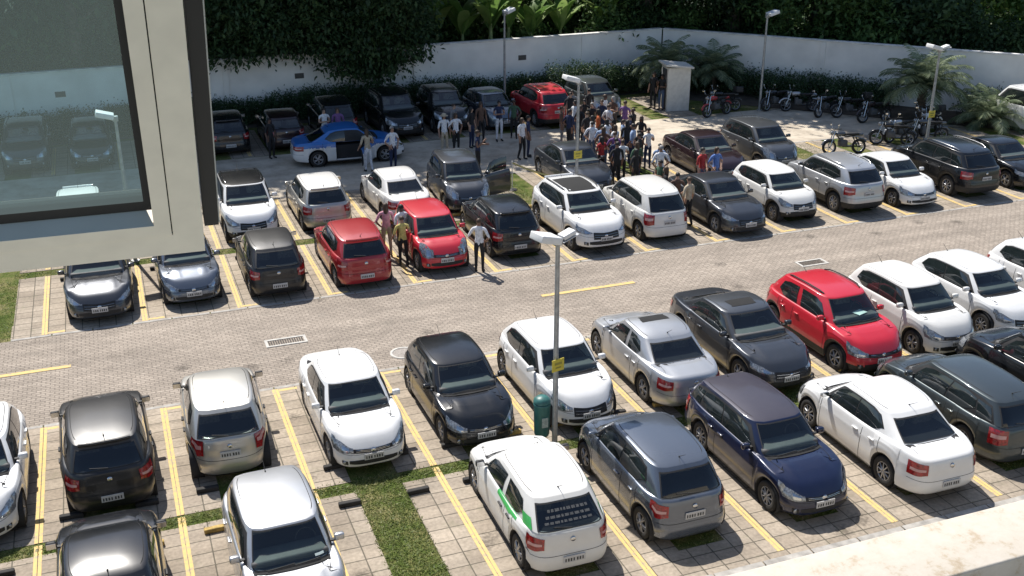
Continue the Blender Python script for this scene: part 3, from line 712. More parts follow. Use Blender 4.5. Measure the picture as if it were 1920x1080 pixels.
CT = dict(
    hatch=Car(4.0, 1.72, 1.50, 2.50, .78, .74, 1.02, .97, 1.62, 3.50, 3.86, .98, spoiler=True),
    march=Car(3.82, 1.67, 1.53, 2.45, .72, .78, .92, .99, 1.50, 3.22, 3.70, 1.0, roofw=.72, nf=3.4, nr=3.6, tl='tall'),
    up=Car(3.62, 1.64, 1.50, 2.42, .66, .78, .80, .96, 1.36, 3.28, 3.54, .98, roofw=.76, fl='tall', tl='tall'),
    gol=Car(3.92, 1.66, 1.47, 2.46, .76, .73, 1.02, .94, 1.62, 3.30, 3.80, .95, gr='bar', pil=True),
    fox=Car(3.82, 1.66, 1.55, 2.46, .74, .80, .86, 1.0, 1.42, 3.28, 3.66, 1.0, roofw=.74),
    onix=Car(3.93, 1.70, 1.48, 2.53, .78, .74, 1.0, .96, 1.58, 3.30, 3.80, .98, gr='big', nf=3.4),
    palio=Car(3.85, 1.66, 1.44, 2.42, .76, .70, 1.04, .92, 1.64, 3.30, 3.74, .95),
    voyage=Car(4.22, 1.66, 1.46, 2.46, .78, .73, 1.02, .94, 1.62, 2.98, 3.55, 1.0, kind='s', dloend=-.60),
    sedan=Car(4.50, 1.77, 1.47, 2.68, .88, .72, 1.16, .94, 1.86, 3.12, 3.86, .99, kind='s', rw=.315, fl='slim', tl='slim', gr='big', dloend=-.62),
    sunroof=Car(4.58, 1.79, 1.46, 2.70, .90, .72, 1.18, .94, 1.90, 3.15, 3.95, .99, kind='s', rw=.32, fl='slim', tl='slim', sunroof=True, gr='big', dloend=-.62),
    bora=Car(4.38, 1.74, 1.45, 2.51, .86, .72, 1.18, .93, 1.80, 3.02, 3.62, .98, kind='s', rw=.315, sunroof=True, nf=4.4, nr=5.0, dloend=-.58, pil=True),
    siena=Car(4.29, 1.70, 1.50, 2.51, .80, .75, 1.0, .97, 1.60, 3.02, 3.66, 1.03, kind='s', rw=.305, dloend=-.62),
    stepway=Car(4.08, 1.75, 1.60, 2.59, .79, .78, 1.0, 1.02, 1.58, 3.45, 3.86, 1.04, rails=2, clad=1, rw=.32, fl='wide', pil=True),
    wagon=Car(4.20, 1.66, 1.46, 2.43, .76, .70, 1.04, .92, 1.62, 3.72, 4.06, .95, quarter=True, dloend=-.52, tl='tall'),
    mpv=Car(3.98, 1.69, 1.62, 2.52, .76, .82, .82, 1.03, 1.42, 3.42, 3.84, 1.02, roofw=.77, fl='tall', tl='tall'),
    suv=Car(4.25, 1.78, 1.66, 2.56, .82, .90, 1.0, 1.10, 1.62, 3.66, 4.06, 1.12, rw=.345, roofw=.77, rails=1, clad=1, gr='big', fl='wide', sill=.26, tl='std'),
    kia=Car(4.44, 1.85, 1.64, 2.64, .88, .88, 1.10, 1.09, 1.74, 3.72, 4.20, 1.14, rw=.35, roofw=.75, rails=2, sunroof=2, gr='big', fl='slim', sill=.24, spoiler=True),
    big=Car(4.65, 1.86, 1.72, 2.72, .92, .92, 1.12, 1.12, 1.76, 3.98, 4.42, 1.14, rw=.36, roofw=.77, rails=1, clad=1, gr='big', fl='wide', sill=.27, tl='std', quarter=True, dloend=-.50),
    kwid=Car(3.70, 1.62, 1.50, 2.42, .70, .84, .84, 1.0, 1.40, 3.22, 3.56, 1.02, rw=.31, clad=1, gr='big', sill=.26, roofw=.75),
    van=Car(4.75, 1.92, 1.95, 2.9, .90, .98, .86, 1.18, 1.55, 4.55, 4.70, 1.2, rw=.33, roofw=.84, quarter=True, dloend=-.5, tl='tall', nr=7),
)
PROTO = {}
def make_car(kind, pt, x, yend, face, yaw, name, label, cat='car', pt2=None, open_door=None, trim=None, group='cars parked in the bays'):
    if kind not in PROTO: PROTO[kind] = build_type(kind, CT[kind])
    T = PROTO[kind]; c = T['c']; a = (-math.pi/2 if face == 'f' else math.pi/2) if isinstance(face, str) else face
    a += R(yaw)
    if isinstance(face, str): cy = yend+c.L_/2; cx = x
    else: cx, cy = x, yend
    e = empty(name, (cx, cy, 0), a); tag(e, label, cat, group)
    p1 = PAINT[pt]; p2 = PAINT[pt2] if pt2 else p1; hm = p1 if trim is None else trim
    for nm, me, sd, ch, pk in T['parts']:
        if nm in ('front_door', 'rear_door') or nm in ('front_bumper',): pass
        o = link_mesh(nm, me, e)
        if pk == 'paint':
            for i, m_ in ((0, p1), (1, p2)): o.material_slots[i].link = 'OBJECT'; o.material_slots[i].material = m_
        elif pk == 'spoil': o.material_slots[0].link = 'OBJECT'; o.material_slots[0].material = p2
        for cn, cm, ck in ch:
            k = link_mesh(cn, cm, o)
            if ck in ('trim', 'mirror'):
                k.material_slots[0].link = 'OBJECT'; k.material_slots[0].material = (hm if ck == 'trim' else (p2 if trim is None else trim))
        if open_door and nm == open_door[0] and sd == open_door[1]:
            hx = (T['dF'] if nm == 'front_door' else T['dB']); H = Vector((hx, sd*(c.W_/2-.03), 0)); an = sd*R(-62)*(-1 if False else 1)
            mt = Matrix.Translation(H) @ Matrix.Rotation(-an if False else an, 4, 'Z') @ Matrix.Translation(-H); o.matrix_local = mt
            dp = MB(); d0 = (T['dB'] if nm == 'front_door' else T['dB']-.8)
            dp.box(((hx+d0)/2, sd*(c.W_/2-.07), .60), (abs(hx-d0)-.06, .03, .62)); k = dp.build('door_lining', K_RUB, o)
    for p, s_ in T['wheels']:
        wo = link_mesh('wheel', T['tyre'], e, p, 0); wo.rotation_euler = (0, rng.uniform(0, 6), 0)
        link_mesh('rim', T['rims'][0 if s_ < 0 else 1], wo)
    return e
B_ = K_RUB
# label table ------------------------------------------------------ row beside the aisle, ends at y = -4.4
CARS = [
 ('onix','white',-1.02,-4.55,'f',0,'hatchback_car','white hatchback cut off by the left edge of the view, front towards the building',None,None),
 ('hatch','dustyblack',1.30,-4.25,'r',1.5,'hatchback_car','black hatchback seen from the rear between the leftmost two yellow lines',None,B_),
 ('march','champagne',3.66,-3.85,'r',-2,'hatchback_car','rounded beige-silver hatchback seen from the rear with tall red lamps',None,B_),
 ('voyage','white',6.28,-4.50,'f',0,'sedan_car','white sedan whose front faces the empty bay with a grass strip',None,None),
 ('palio','black',8.68,-4.50,'f',0,'hatchback_car','black hatchback facing the building beside the manhole',None,None),
 ('onix','white',11.05,-4.55,'f',1,'hatchback_car','white hatchback with a wide dark grille behind the green bin and lamp post',None,None),
 ('bora','silver',13.60,-4.62,'r',0,'sedan_car','silver sedan with a sunroof and red rear lamps, right of the green bin',None,None),
 ('sunroof','graphite',16.05,-4.60,'f',0,'sedan_car','dark grey sedan with a sunroof between the silver sedan and red roof-railed hatchback',None,None),
 ('stepway','red',18.62,-4.62,'f',0,'hatchback_car','tall red hatchback with roof rails and a paper on its dashboard',None,None),
 ('fox','dustywhite',20.95,-4.50,'f',0,'hatchback_car','white hatchback right of the red roof-railed hatchback',None,None),
 ('onix','white',23.35,-4.30,'f',0,'hatchback_car','white hatchback at the right edge, second from the end of the row beside the aisle',None,None),
 ('fox','white',25.9,-4.35,'f',0,'hatchback_car','white car cut off by the right edge of the picture, above the other white ones',None,None),
 # row nearest the building
 ('palio','grey',-1.45,-9.4,'r',0,'hatchback_car','grey car of which only a sliver shows in the lower left corner',None,None),
 ('siena','black',1.28,-9.35,'r',1,'sedan_car','glossy black sedan at the bottom left, bonnet towards the black hatchback',None,B_),
 ('fox','silver',4.02,-9.15,'f',2,'hatchback_car','tall silver hatchback with a sticker on its windscreen at the bottom edge',None,None),
 ('gol','dustywhite',8.72,-9.0,'r',0,'hatchback_car','white hatchback with green stripes on its flank, used as a taxi',None,B_),
 ('fox','steel',11.10,-8.92,'r',0,'hatchback_car','blue-grey hatchback seen from the rear beside the white car with green stripes',None,None),
 ('wagon','navy',13.72,-9.12,'f',0,'station_wagon','dark navy station wagon with a faded patchy roof, front towards the building',None,None),
 ('siena','white',16.40,-9.42,'r',0,'sedan_car','white sedan seen from the rear beside the dark navy station wagon',None,None),
 ('wagon','greenish',18.75,-9.0,'r',0,'station_wagon','dark grey-green station wagon seen from the rear, right of the white sedan',None,None),
 ('big','black',21.30,-9.3,'r',0,'suv','large black car with roof rails cut off by the right edge',None,None),
 # middle row, ends at y = 5.2
 ('sedan','graphite',1.36,5.22,'f',0,'sedan_car','dark graphite sedan under the window sash, front to the aisle, farthest left of its row',None,None),
 ('palio','steel',3.72,5.50,'f',2,'hatchback_car','dark silver hatchback with a bright bonnet under the corner of the window sash',None,None),
 ('gol','dustyblack',6.06,5.22,'r',0,'hatchback_car','small black hatchback seen from the rear, left of the dark red one',None,None),
 ('hatch','darkred',8.48,5.05,'r',0,'hatchback_car','deep red hatchback seen from the rear',None,None),
 ('up','red',10.98,5.42,'f',0,'hatchback_car','small bright red hatchback with its front to the aisle',None,None),
 ('hatch','black',13.44,5.75,'r',0,'hatchback_car','black hatchback seen from the rear behind the person in a white shirt',None,None),
 ('kia','white',16.05,5.25,'f',0,'suv','white suv with a black glass roof, front to the aisle',None,None),
 ('mpv','cream',18.42,5.50,'r',0,'hatchback_car','white tall hatchback seen from the rear beside the white suv',None,None),
 ('sedan','graphite',21.08,5.05,'f',0,'sedan_car','dark sedan, front to the aisle, with people standing at its left side',None,None),
 ('kwid','dustywhite',23.45,5.55,'f',0,'hatchback_car','small white high-riding hatchback right of the dark sedan',None,None),
 ('suv','silver',26.05,5.50,'r',0,'suv','silver suv seen from the rear between two white cars',None,None),
 ('voyage','white',28.30,5.35,'f',0,'hatchback_car','white car between the silver suv and the black suv',None,None),
 ('big','black',31.10,5.50,'r',0,'suv','black suv with bright roof rails seen from the rear',None,None),
 ('sedan','black',33.70,5.6,'f',0,'sedan_car','black car at the right edge beside the black suv with bright roof rails',None,None),
 # row behind it, ends at y = 10.2
 ('hatch','white',.95,10.35,'f',0,'hatchback_car','white car seen through the open window pane',None,None),
 ('suv','white',6.05,9.95,'f',-1,'suv','white suv with a dark roof and oval grille beside the edge of the window sash',None,None),
 ('hatch','champagne',8.50,10.3,'r',0,'hatchback_car','beige silver hatchback with a large rear window, above the small black hatchback',None,None),
 ('voyage','cream',11.15,9.95,'r',2,'sedan_car','pale silver sedan half hidden behind the bright red hatchback',None,None),
 ('mpv','graphite',13.55,10.35,'f',-4,'minivan','dark grey minivan with an open door',None,None),
 ('sedan','graphite',18.25,10.6,'f',0,'sedan_car','dark graphite sedan behind the lamp post and the white suv',None,None),
 ('sedan','wine',23.72,10.4,'f',0,'sedan_car','dark wine-tinted sedan beside the crowd',None,None),
 ('mpv','grey',26.35,10.9,'f',0,'minivan','grey minivan with light roof trim, beside the empty grassy bay',None,None),
 ('van','white',40.45,10.7,'r',0,'van','tall white van at the right edge near the palms',None,None),
 # back row by the hedge
 ('suv','graphite',-1.0,20.9,'f',0,'suv','dark suv with a shining bonnet seen through the window pane',None,None),
 ('hatch','black',1.4,20.9,'f',0,'hatchback_car','black car seen dimly through the window pane beside the dark suv',None,None),
 ('hatch','black',6.7,21.0,'r',0,'hatchback_car','black hatchback in the shade next to the window sash',None,None),
 ('palio','wine',9.0,20.95,'r',0,'hatchback_car','dark car with a red lower body in the shade, left of the police car',None,None),
 ('mpv','black',11.4,21.6,'r',0,'minivan','black tall car behind the blue and white police car',None,None),
 ('big','black',14.05,20.85,'f',2,'suv','black suv facing forward by the hedge with a pale plate',None,None),
 ('suv','black',16.4,21.2,'f',-3,'suv','black suv in deep shade between the forward-facing black suv and the dark blue hatchback',None,None),
 ('onix','steel',18.55,20.9,'f',3,'hatchback_car','dark blue hatchback with a shining roof in the back row',None,None),
 ('suv','red',20.9,20.5,'r',1,'suv','red suv seen from the rear in the back row',None,None),
 ('mpv','greenish',23.7,21.0,'f',0,'minivan','grey car behind the crowd at the right end of the back row',None,None),
]
CO = []
for (k, p, x, y, fc, yw, nm, lb, p2, tr) in CARS:
    od = ('front_door', 1) if lb.startswith('dark grey minivan') else None
    if lb.startswith('white suv with a dark roof'): p2 = None
    if lb.startswith('dark navy station'): p2 = None
    cat = {'suv': 'suv', 'van': 'van', 'minivan': 'minivan', 'station_wagon': 'station wagon'}.get(nm, 'car')
    CO.append(make_car(k, p, x, y, fc, yw+rng.uniform(-.8, .8), nm, lb, cat, p2, od, tr))
pol = make_car('sedan', 'white', 11.05, 18.95, 0, -3, 'police_car', 'police car with blue top and white lower body, a front door open', 'police car', 'blue', ('front_door', -1), group=None)
def roofpaint(lb, part, m_):
    for e in CO:
        if e['label'].startswith(lb):
            for o in kids(e):
                if o.name.split('.')[0] == part: o.material_slots[1].material = m_
for q in ('white suv with a dark roof',): roofpaint(q, 'roof', PAINT['black'])
roofpaint('dark navy station', 'roof', PAINT['plum']); roofpaint('dark grey sedan with a sunroof', 'roof', PAINT['grey']); roofpaint('beige silver hatchback', 'roof', PAINT['cream'])
def find(lb): return next(e for e in CO if e['label'].startswith(lb))
# green stripes on the white taxi
tx = find('white hatchback with green'); c = CT['gol']
for s_ in (-1, 1):
    b = MB(); patch(b, lambda p, q: c.B(-.12-.50*p, s_, .80+.10*(1-p)+(.19-.10*(1-p))*q), OUTR, .004, 8, 3); patch(b, lambda p, q: c.G(-.66-.28*p, s_, .02+.42*q), OUTR, .010, 5, 3)
    b.build('stripe', K_GREEN, tx)
b = MB(); b.box((.55, 0, 0), (.012, .5, .004)); 
for lb, m_ in (('tall silver hatchback', K_PAPER),):
    e = find(lb); c = CT['fox']; b = MB(); patch(b, lambda p, q: c.G(1., .52+.22*p, .13+.07*q), lambda P_: Vector((1, 0, 1)), .008, 2, 2); b.build('sticker', m_, e)
e = find('tall red hatchback'); c = CT['stepway']; b = MB(); b.box((c.hl-c.cowl-.28, .18, c.zs(0)+.115), (.22, .32, .006), rot=Matrix.Rotation(.3, 3, 'Z')); b.build('paper', K_PAPER, e)
c = CT['gol']; b = MB(); g_ = random.Random(3)
rw_ = next(o for o in kids(tx) if o.name.startswith('rear_window'))
for r_ in range(3):
    p_ = -.62
    while p_ < .55:
        w_ = g_.uniform(.05, .14); patch(b, lambda p, q: c.G(-1., p_+w_*p, .62-.17*r_+.075*q), lambda P_: Vector((-1, 0, .7)), .0065, 2, 1); p_ += w_+.035
b.build('lettering', mat('faded window lettering', (.075, .078, .08), .6, var=.7, scale=60), rw_)
# ================================================================== LAMP POSTS, BIN, KIOSK
M_POST = mat('galvanised post', (.36, .37, .37), .5, .5, var=.2, scale=10)
M_HEAD = mat('lamp housing', (.74, .74, .73), .45, var=.06); M_LENS = mat('lamp lens', (.55, .56, .56), .2, coat=1)
M_SIGN = mat('yellow sign plate', (.62, .50, .06), .5, var=.12, scale=12)
def lamp(x, y, h, double, sign, lab, rz=0):
    e = empty('street_lamp', (x, y, 0), rz); tag(e, lab, 'street lamp', 'street lamps of the car park')
    b = MB(); b.tube([(0, 0, 0), (0, 0, .05)], .13, 12); b.tube([(0, 0, .03), (0, 0, h-.1)], [.062, .045], 12); b.build('pole', M_POST, e)
    def head(sx):
        q = MB(); rt = Matrix.Rotation(R(-16*sx), 3, 'Y'); cx = sx*(.30 if sx < 0 else .24)
        q.rbox((cx, 0, h+.03), (.50, .42, .15) if sx < 0 else (.30, .22, .09), .02, rot=None); q.v = [tuple((rt @ (Vector(p)-Vector((0, 0, h))))+Vector((0, 0, h))) for p in q.v]
        o = q.build('lamp_head', M_HEAD, e)
        l = MB(); l.box((cx, 0, h-.036), (.40, .26, .012)); l.v = [tuple((rt @ (Vector(p)-Vector((0, 0, h))))+Vector((0, 0, h))) for p in l.v]; l.build('lens', M_LENS, o)
    head(-1)
    if double: head(1)
    b = MB(); b.rbox((0, 0, h-.02), (.16, .12, .16), .02); b.build('bracket', M_POST, e)
    if sign:
        s = MB(); s.rbox((0, -.075, 1.95), (.30, .02, .27), .008); so_ = s.build('sign', M_SIGN, e)
        k = MB(); k.box((0, -.088, 1.99), (.18, .004, .05)); k.build('sign_mark', mat('sign mark', (.30, .26, .05), .6), so_)
        k = MB(); k.box((0, -.088, 1.90), (.14, .004, .03)); k.build('sign_mark', mat('sign mark', (.30, .26, .05), .6), so_)
        k = MB()
        for dz in (-.05, .05): k.tube([(-.01, 0, 1.95+dz), (.01, 0, 1.95+dz)], .058, 10)
        k.box((0, -.055, 1.95), (.05, .05, .12)); k.build('clamp', M_POST, e)
lamp(10.10, -4.80, 4.62, True, True, 'tall lamp post with two heads and yellow sign behind the green-striped white car', R(14))
lamp(17.06, 9.82, 4.45, False, True, 'lamp post with one white head rising behind the white suv beside the crowd')
lamp(32.50, 10.35, 4.45, True, True, 'lamp post with a yellow sign in front of the large palm')
lamp(2.40, 9.85, 4.45, False, False, 'lamp post seen through the open window pane')
lamp(31.30, 20.4, 4.45, False, False, 'lamp post standing among the motorcycles by the right-hand wall', R(180))
lamp(20.45, 26.1, 4.35, False, False, 'lamp post against the white wall behind the hedge in the back row', R(200))
M_BIN = mat('teal bin plastic', (.035, .135, .125), .45, var=.2, scale=8)
e = empty('litter_bin', (9.88, -4.62, .15)); e.scale = (.86, .86, .93); tag(e, 'teal green cylindrical litter bin hung on the lamp post with the two heads', 'bin')
b = MB(); b.lathe([(.001, .10), (.17, .10), (.19, .16), (.205, .86), (.215, .88), (.215, .92), (.19, .92), (.19, .86)], 22, axis='z'); b.build('barrel', M_BIN, e)
b = MB(); b.lathe([(.215, .94), (.21, 1.00), (.13, 1.07), (.001, 1.08)], 22, axis='z'); b.lathe([(.19, .92), (.19, .95)], 22, axis='z'); b.build('lid', M_BIN, e)
b = MB(); b.box((0, -.208, .5), (.16, .012, .24)); b.build('label_plate', mat('faded label', (.35, .42, .38), .6, var=.3, scale=30), e)
b = MB(); b.box((.19, .14, .6), (.12, .05, .06)); b.box((.19, .14, .25), (.12, .05, .06)); b.build('bracket', M_POST, e)

M_KIO = mat('pale kiosk paint', (.60, .58, .53), .8, var=.1)
e = empty('kiosk', (27.75, 22.3, 0), R(-12)); tag(e, 'small pale guard booth with a sloping roof by the wall corner', 'booth')
b = MB(); b.box((0, 0, 1.02), (1.1, 1.1, 2.04)); b.build('wall', M_KIO, e)
b = MB(); b.box((-.02, -.02, 2.12), (1.36, 1.36, .08), rot=Matrix.Rotation(R(6), 3, 'Y')); b.build('roof', M_KIO, e)
b = MB(); b.box((-.565, -.05, 1.0), (.03, .62, 1.9)); o = b.build('door', mat('dark door opening', (.05, .05, .055), .7), e)
b = MB(); b.box((-.59, .18, 1.0), (.02, .03, .14)); b.build('handle', K_CHROME, o)
for i in range(5):
    pass
# ================================================================== PEOPLE
def person_mesh(key, armL, armR, legs=(0, 0), lean=0, headturn=0):
    """arms: (elbow, wrist) relative points; facing -y. Returns body mesh with zones skin/shirt/trousers/shoes."""
    V = []; E = []; Rr = []
    def v(p, r, par=None):
        V.append(Vector(p)); Rr.append(r if isinstance(r, tuple) else (r, r))
        if par is not None: E.append((par, len(V)-1))
        return len(V)-1
    ly = lean
    pel = v((0, 0, .95), (.135, .105)); wa = v((0, .0-ly*.3, 1.10), (.125, .095), pel); ch = v((0, .01-ly*.6, 1.27), (.150, .11), wa); nb = v((0, .02-ly, 1.43), (.075, .07), ch)
    nk = v((0, .01-ly*1.1, 1.50), .052, nb); hd = v((0, -.01-ly*1.2, 1.60), (.078, .092), nk); ht = v((0, .0-ly*1.2, 1.675), (.062, .07), hd)
    v((math.sin(headturn)*.1, -.105-ly*1.2, 1.59), .018, hd)                     # nose
    zones = {}
    arms = []
    for s_, (el, wr) in ((1, armL), (-1, armR)):
        sh = v((s_*.185, .015-ly*.9, 1.385), .058, ch if False else nb)
        e_ = v((s_*(.185+el[0]), el[1]-ly*.6, 1.385+el[2]), .043, sh)
        w_ = v((s_*(.185+wr[0]), wr[1]-ly*.4, 1.385+wr[2]), .030, e_)
        d = (V[w_]-V[e_]).normalized(); hnd = v(V[w_]+d*.06, (.038, .022), w_)
        side = Vector((0, -1, 0)) if abs(d.y) < .7 else Vector((0, 0, 1)); per = (side-d*side.dot(d)).normalized(); flat = d.cross(per)
        for k, (o_, l_) in enumerate(((-.030, .060), (-.010, .075), (.010, .080), (.030, .070))):
            a = v(V[hnd]+per*-o_+d*.03, .0105, hnd); v(V[a]+d*l_*.55+flat*.006*s_, .0095, a); v(V[a]+d*l_+flat*-.02*s_*0+per*.0+Vector((0, 0, 0))-flat*.018*s_, .0085, len(V)-1)
        a = v(V[w_]+d*.03+per*.035, .0115, hnd); v(V[a]+d*.035+per*.022, .0095, a)
        arms.append((e_, w_))
    for s_, lg in ((1, legs[0]), (-1, legs[1])):
        hp = v((s_*.095, 0, .88), .088, pel); kn = v((s_*.10, -.02-lg*.22, .49+abs(lg)*.02), .06, hp); an = v((s_*.105, .015-lg*.42+(.06 if lg < 0 else 0), .09+(.04 if lg < 0 else 0)), .042, kn)
        hl_ = v((s_*.107, .035-lg*.42+(.06 if lg < 0 else 0), .04+(.03 if lg < 0 else 0)), .038, an); v((s_*.125, -.15-lg*.42+(.06 if lg < 0 else 0), .034), (.040, .03), hl_)
    me = bpy.data.meshes.new('tmp'); me.from_pydata(V, E, []); ob = bpy.data.objects.new('tmp', me); C.objects.link(ob)
    bm = bmesh.new(); bm.from_mesh(me); ly_ = bm.verts.layers.skin.verify(); bm.verts.ensure_lookup_table()
    for i, q in enumerate(bm.verts): q[ly_].radius = Rr[i]; q[ly_].use_root = (i == 0)
    bm.to_mesh(me); bm.free()
    md = ob.modifiers.new('s', 'SKIN'); md.use_smooth_shade = True; md.branch_smoothing = .3
    m2 = ob.modifiers.new('d', 'SUBSURF'); m2.levels = 1; m2.render_levels = 1
    bpy.context.view_layer.update(); dg = bpy.context.evaluated_depsgraph_get()
    out = bpy.data.meshes.new_from_object(ob.evaluated_get(dg)); out.name = 'person'
    bpy.data.objects.remove(ob)
    out.materials.clear()
    for _ in range(4): out.materials.append(None)
    wr = [V[w_] for _, w_ in arms]; el = [V[e_] for e_, _ in arms]
    for p in out.polygons:
        c = Vector(p.center); arm = False
        for e_, w_ in zip(el, wr):
            d = w_-e_; t = (c-e_).dot(d)/d.length_squared
            if t > -.05 and (c-(e_+d*min(1, max(0, t)))).length < .16 and abs(c.x) > .0 and not (abs(c.x) < .13 and abs(c.y) < .10): arm = True
        dh = min((c-w_).length for w_ in wr)
        if c.z > 1.475 or arm or dh < .10: m_ = 0
        elif c.z > .955: m_ = 1
        elif c.z > .085: m_ = 2
        else: m_ = 3
        p.material_index = m_; p.use_smooth = True
    # hair
    hb = MB(); cx, cy, cz = 0, .012-ly*1.2, 1.622
    for long_ in (0, 1):
        pass
    def hair(long_):
        b = MB(); n = 14; prof = []
        Vh = []; rows_ = 7
        for i in range(rows_):
            ph = (i/(rows_-1))*(1.75 if not long_ else 1.95)
            for k in range(n):
                th = 2*math.pi*k/n; front = max(0, -math.sin(th))
                p_ = ph*(1-.42*front); r1, r2, r3 = .083, .100, .098
                z = math.cos(p_)*r3; rr_ = math.sin(p_)
                if long_ and i >= 5: z -= .10*(i-4)*(1-front)
                Vh.append((cx+math.cos(th)*rr_*r1, cy+math.sin(th)*rr_*r2, cz+z))
        Fh = [(i*n+k, i*n+(k+1) % n, (i+1)*n+(k+1) % n, (i+1)*n+k) for i in range(rows_-1) for k in range(n)]
        b.add(Vh, Fh, 0, True); return b.mesh('hair', [None])
    eyes = MB()
    for s_ in (-1, 1):
        eyes.lathe([(.001, -.004), (.012, 0), (.001, .004)], 6, c=(s_*.032, -.093-ly*1.2, 1.61))
    em = eyes.mesh('eyes', [K_INK])
    return out, hair(0), hair(1), em
DOWN = ((.05, .02, -.27), (.05, -.05, -.50)); HIP = ((.13, .06, -.25), (.0, -.07, -.42)); BENT = ((.06, .02, -.26), (-.02, -.24, -.22)); PHONE = ((.07, -.04, -.25), (-.06, -.23, -.05)); CROSS = ((.05, .0, -.25), (-.17, -.17, -.20)); BACK = ((.09, .08, -.26), (-.06, .12, -.42)); OUTW = ((.10, .02, -.25), (.12, -.14, -.42))
POSES = [person_mesh('a', DOWN, DOWN), person_mesh('b', HIP, DOWN, (.1, -.1)), person_mesh('c', BENT, PHONE), person_mesh('d', CROSS, CROSS), person_mesh('e', BACK, DOWN, (.45, -.4)), person_mesh('f', HIP, HIP), person_mesh('g', OUTW, BENT, (.1, -.12), .05)]
def cloth(n, c): return mat(n, c, .9, var=.22, scale=14)
CL = dict(white=cloth('white cotton', (.68, .69, .72)), black=cloth('black cotton', (.018, .018, .02)), navy=cloth('navy cotton', (.02, .03, .075)), blue=cloth('blue cotton', (.09, .17, .42)), lightblue=cloth('pale blue cotton', (.30, .40, .58)),
          red=cloth('red cotton', (.38, .035, .035)), pink=cloth('pink cotton', (.62, .30, .36)), grey=cloth('grey cotton', (.20, .20, .21)), green=cloth('dark green cotton', (.05, .10, .06)), orange=cloth('orange cotton', (.50, .12, .04)),
          yellow=cloth('yellow cotton', (.55, .47, .16)), purple=cloth('purple cotton', (.18, .09, .24)), beige=cloth('beige cotton', (.45, .38, .28)), jeans=cloth('denim', (.06, .09, .16)), brown=cloth('brown cotton', (.12, .07, .05)))
SK = [mat('skin tone %d' % i, c, .55, var=.08) for i, c in enumerate(((.36, .21, .145), (.22, .12, .08), (.12, .062, .042), (.45, .28, .20)))]
HR = [mat('dark hair', (.012, .010, .009), .6), mat('brown hair', (.06, .035, .02), .6), mat('grey hair', (.25, .24, .23), .6)]
WORD = dict(lightblue='pale blue', jeans='denim', navy='navy blue')
def person(x, y, rz, shirt, trous, lab, pose=None, group=None, hair=None, cap=None, scale=None, z=0):
    i = pose if pose is not None else rng.randrange(len(POSES)); bm_, h0, h1, em = POSES[i]
    o = link_mesh('person', bm_, None, (x, y, z), rz, None); s_ = scale or rng.uniform(.94, 1.06); o.scale = (s_, s_, s_)
    sk_ = rng.choice(SK)
    for k, m_ in enumerate((sk_, CL[shirt], CL[trous], K_RUB)): o.material_slots[k].link = 'OBJECT'; o.material_slots[k].material = m_
    lng = hair if hair is not None else (1 if rng.random() < .38 else 0)
    h = link_mesh('hair', (h0, h1)[lng], o); h.material_slots[0].link = 'OBJECT'; h.material_slots[0].material = rng.choice(HR[:2]) if rng.random() < .93 else HR[2]
    link_mesh('eyes', em, o)
    if cap:
        b = MB(); b.lathe([(.001, 1.735), (.06, 1.73), (.098, 1.69), (.102, 1.64)], 14, axis='z'); b.lathe([(.10, 1.645), (.175, 1.635), (.175, 1.628), (.10, 1.635)], 16, axis='z'); b.build('hat', CL[cap], o)
    tag(o, lab, 'person', group); return o
S_ = R(0)
person(11.93, 5.30, R(150), 'white', 'black', 'person in white top and black trousers standing in the sun beside the red hatchback', 5, scale=.98, hair=0)
person(9.72, 7.6, R(170), 'pink', 'beige', 'person in a pink shirt between the two red cars', 1, scale=1)
person(10.12, 7.3, R(200), 'white', 'black', 'person in white with dark trousers between the two red cars', 0, scale=1)
person(9.95, 6.55, R(180), 'yellow', 'black', 'person in yellow bending near the rear of the deep red hatchback', 6, scale=.92)
person(12.35, 16.75, R(20), 'white', 'navy', 'uniformed person in a white shirt and navy trousers in front of the police car', 5, scale=1.02)
person(11.40, 16.9, R(190), 'beige', 'white', 'person in pale clothes leaning at the open door of the police car', 6, scale=.98)
person(14.90, 18.2, R(0), 'white', 'beige', 'person in a white shirt and sun hat standing in the yard', 0, cap='beige', scale=1)
person(15.38, 18.15, R(10), 'white', 'black', 'person in a white shirt and dark trousers next to the one in a sun hat', 5, scale=1)
person(15.15, 14.75, R(60), 'navy', 'black', 'person in dark clothes beside the open minivan door', 2, scale=1.06)
person(17.75, 19.5, R(0), 'navy', 'white', 'person in a navy top and white trousers in front of the dark blue hatchback', 3, scale=1.02)
person(17.60, 16.4, R(30), 'white', 'black', 'person in a white shirt and black trousers standing alone left of the crowd', 1, scale=1)
person(17.98, 16.7, R(70), 'navy', 'navy', 'person all in navy behind the white-shirted one left of the crowd', 0, scale=1)
person(16.9, 19.4, R(10), 'brown', 'black', 'person in a brown top at the left of the one in white trousers', 0)
person(18.5, 19.7, R(-20), 'green', 'black', 'person in a dark green top right of the one in white trousers', 1)
person(16.3, 18.9, R(40), 'black', 'navy', 'person in a black top by the black suv in deep shade', 0)
person(15.9, 20.0, R(40), 'grey', 'black', 'person in grey at the front of the shaded black suv', 0)
person(10.55, 20.9, R(10), 'white', 'navy', 'person in a white shirt behind the roof of the police car', 3, scale=1)
person(11.10, 20.8, R(-10), 'purple', 'black', 'person in a purple shirt behind the roof of the police car', 0, scale=1)
person(8.2, 20.2, R(30), 'black', 'black', 'person in black between the two shaded cars left of the police car', 0)
person(21.95, 9.72, R(20), 'red', 'jeans', 'person in a red shirt behind the roof of the dark sedan', 1, scale=1.02)
person(22.45, 9.6, R(10), 'blue', 'jeans', 'person in a blue shirt behind the roof of the dark sedan', 5, scale=1.02)
person(27.0, 22.25, R(-60), 'black', 'jeans', 'person in black and jeans standing at the door of the pale booth', 2, scale=1)
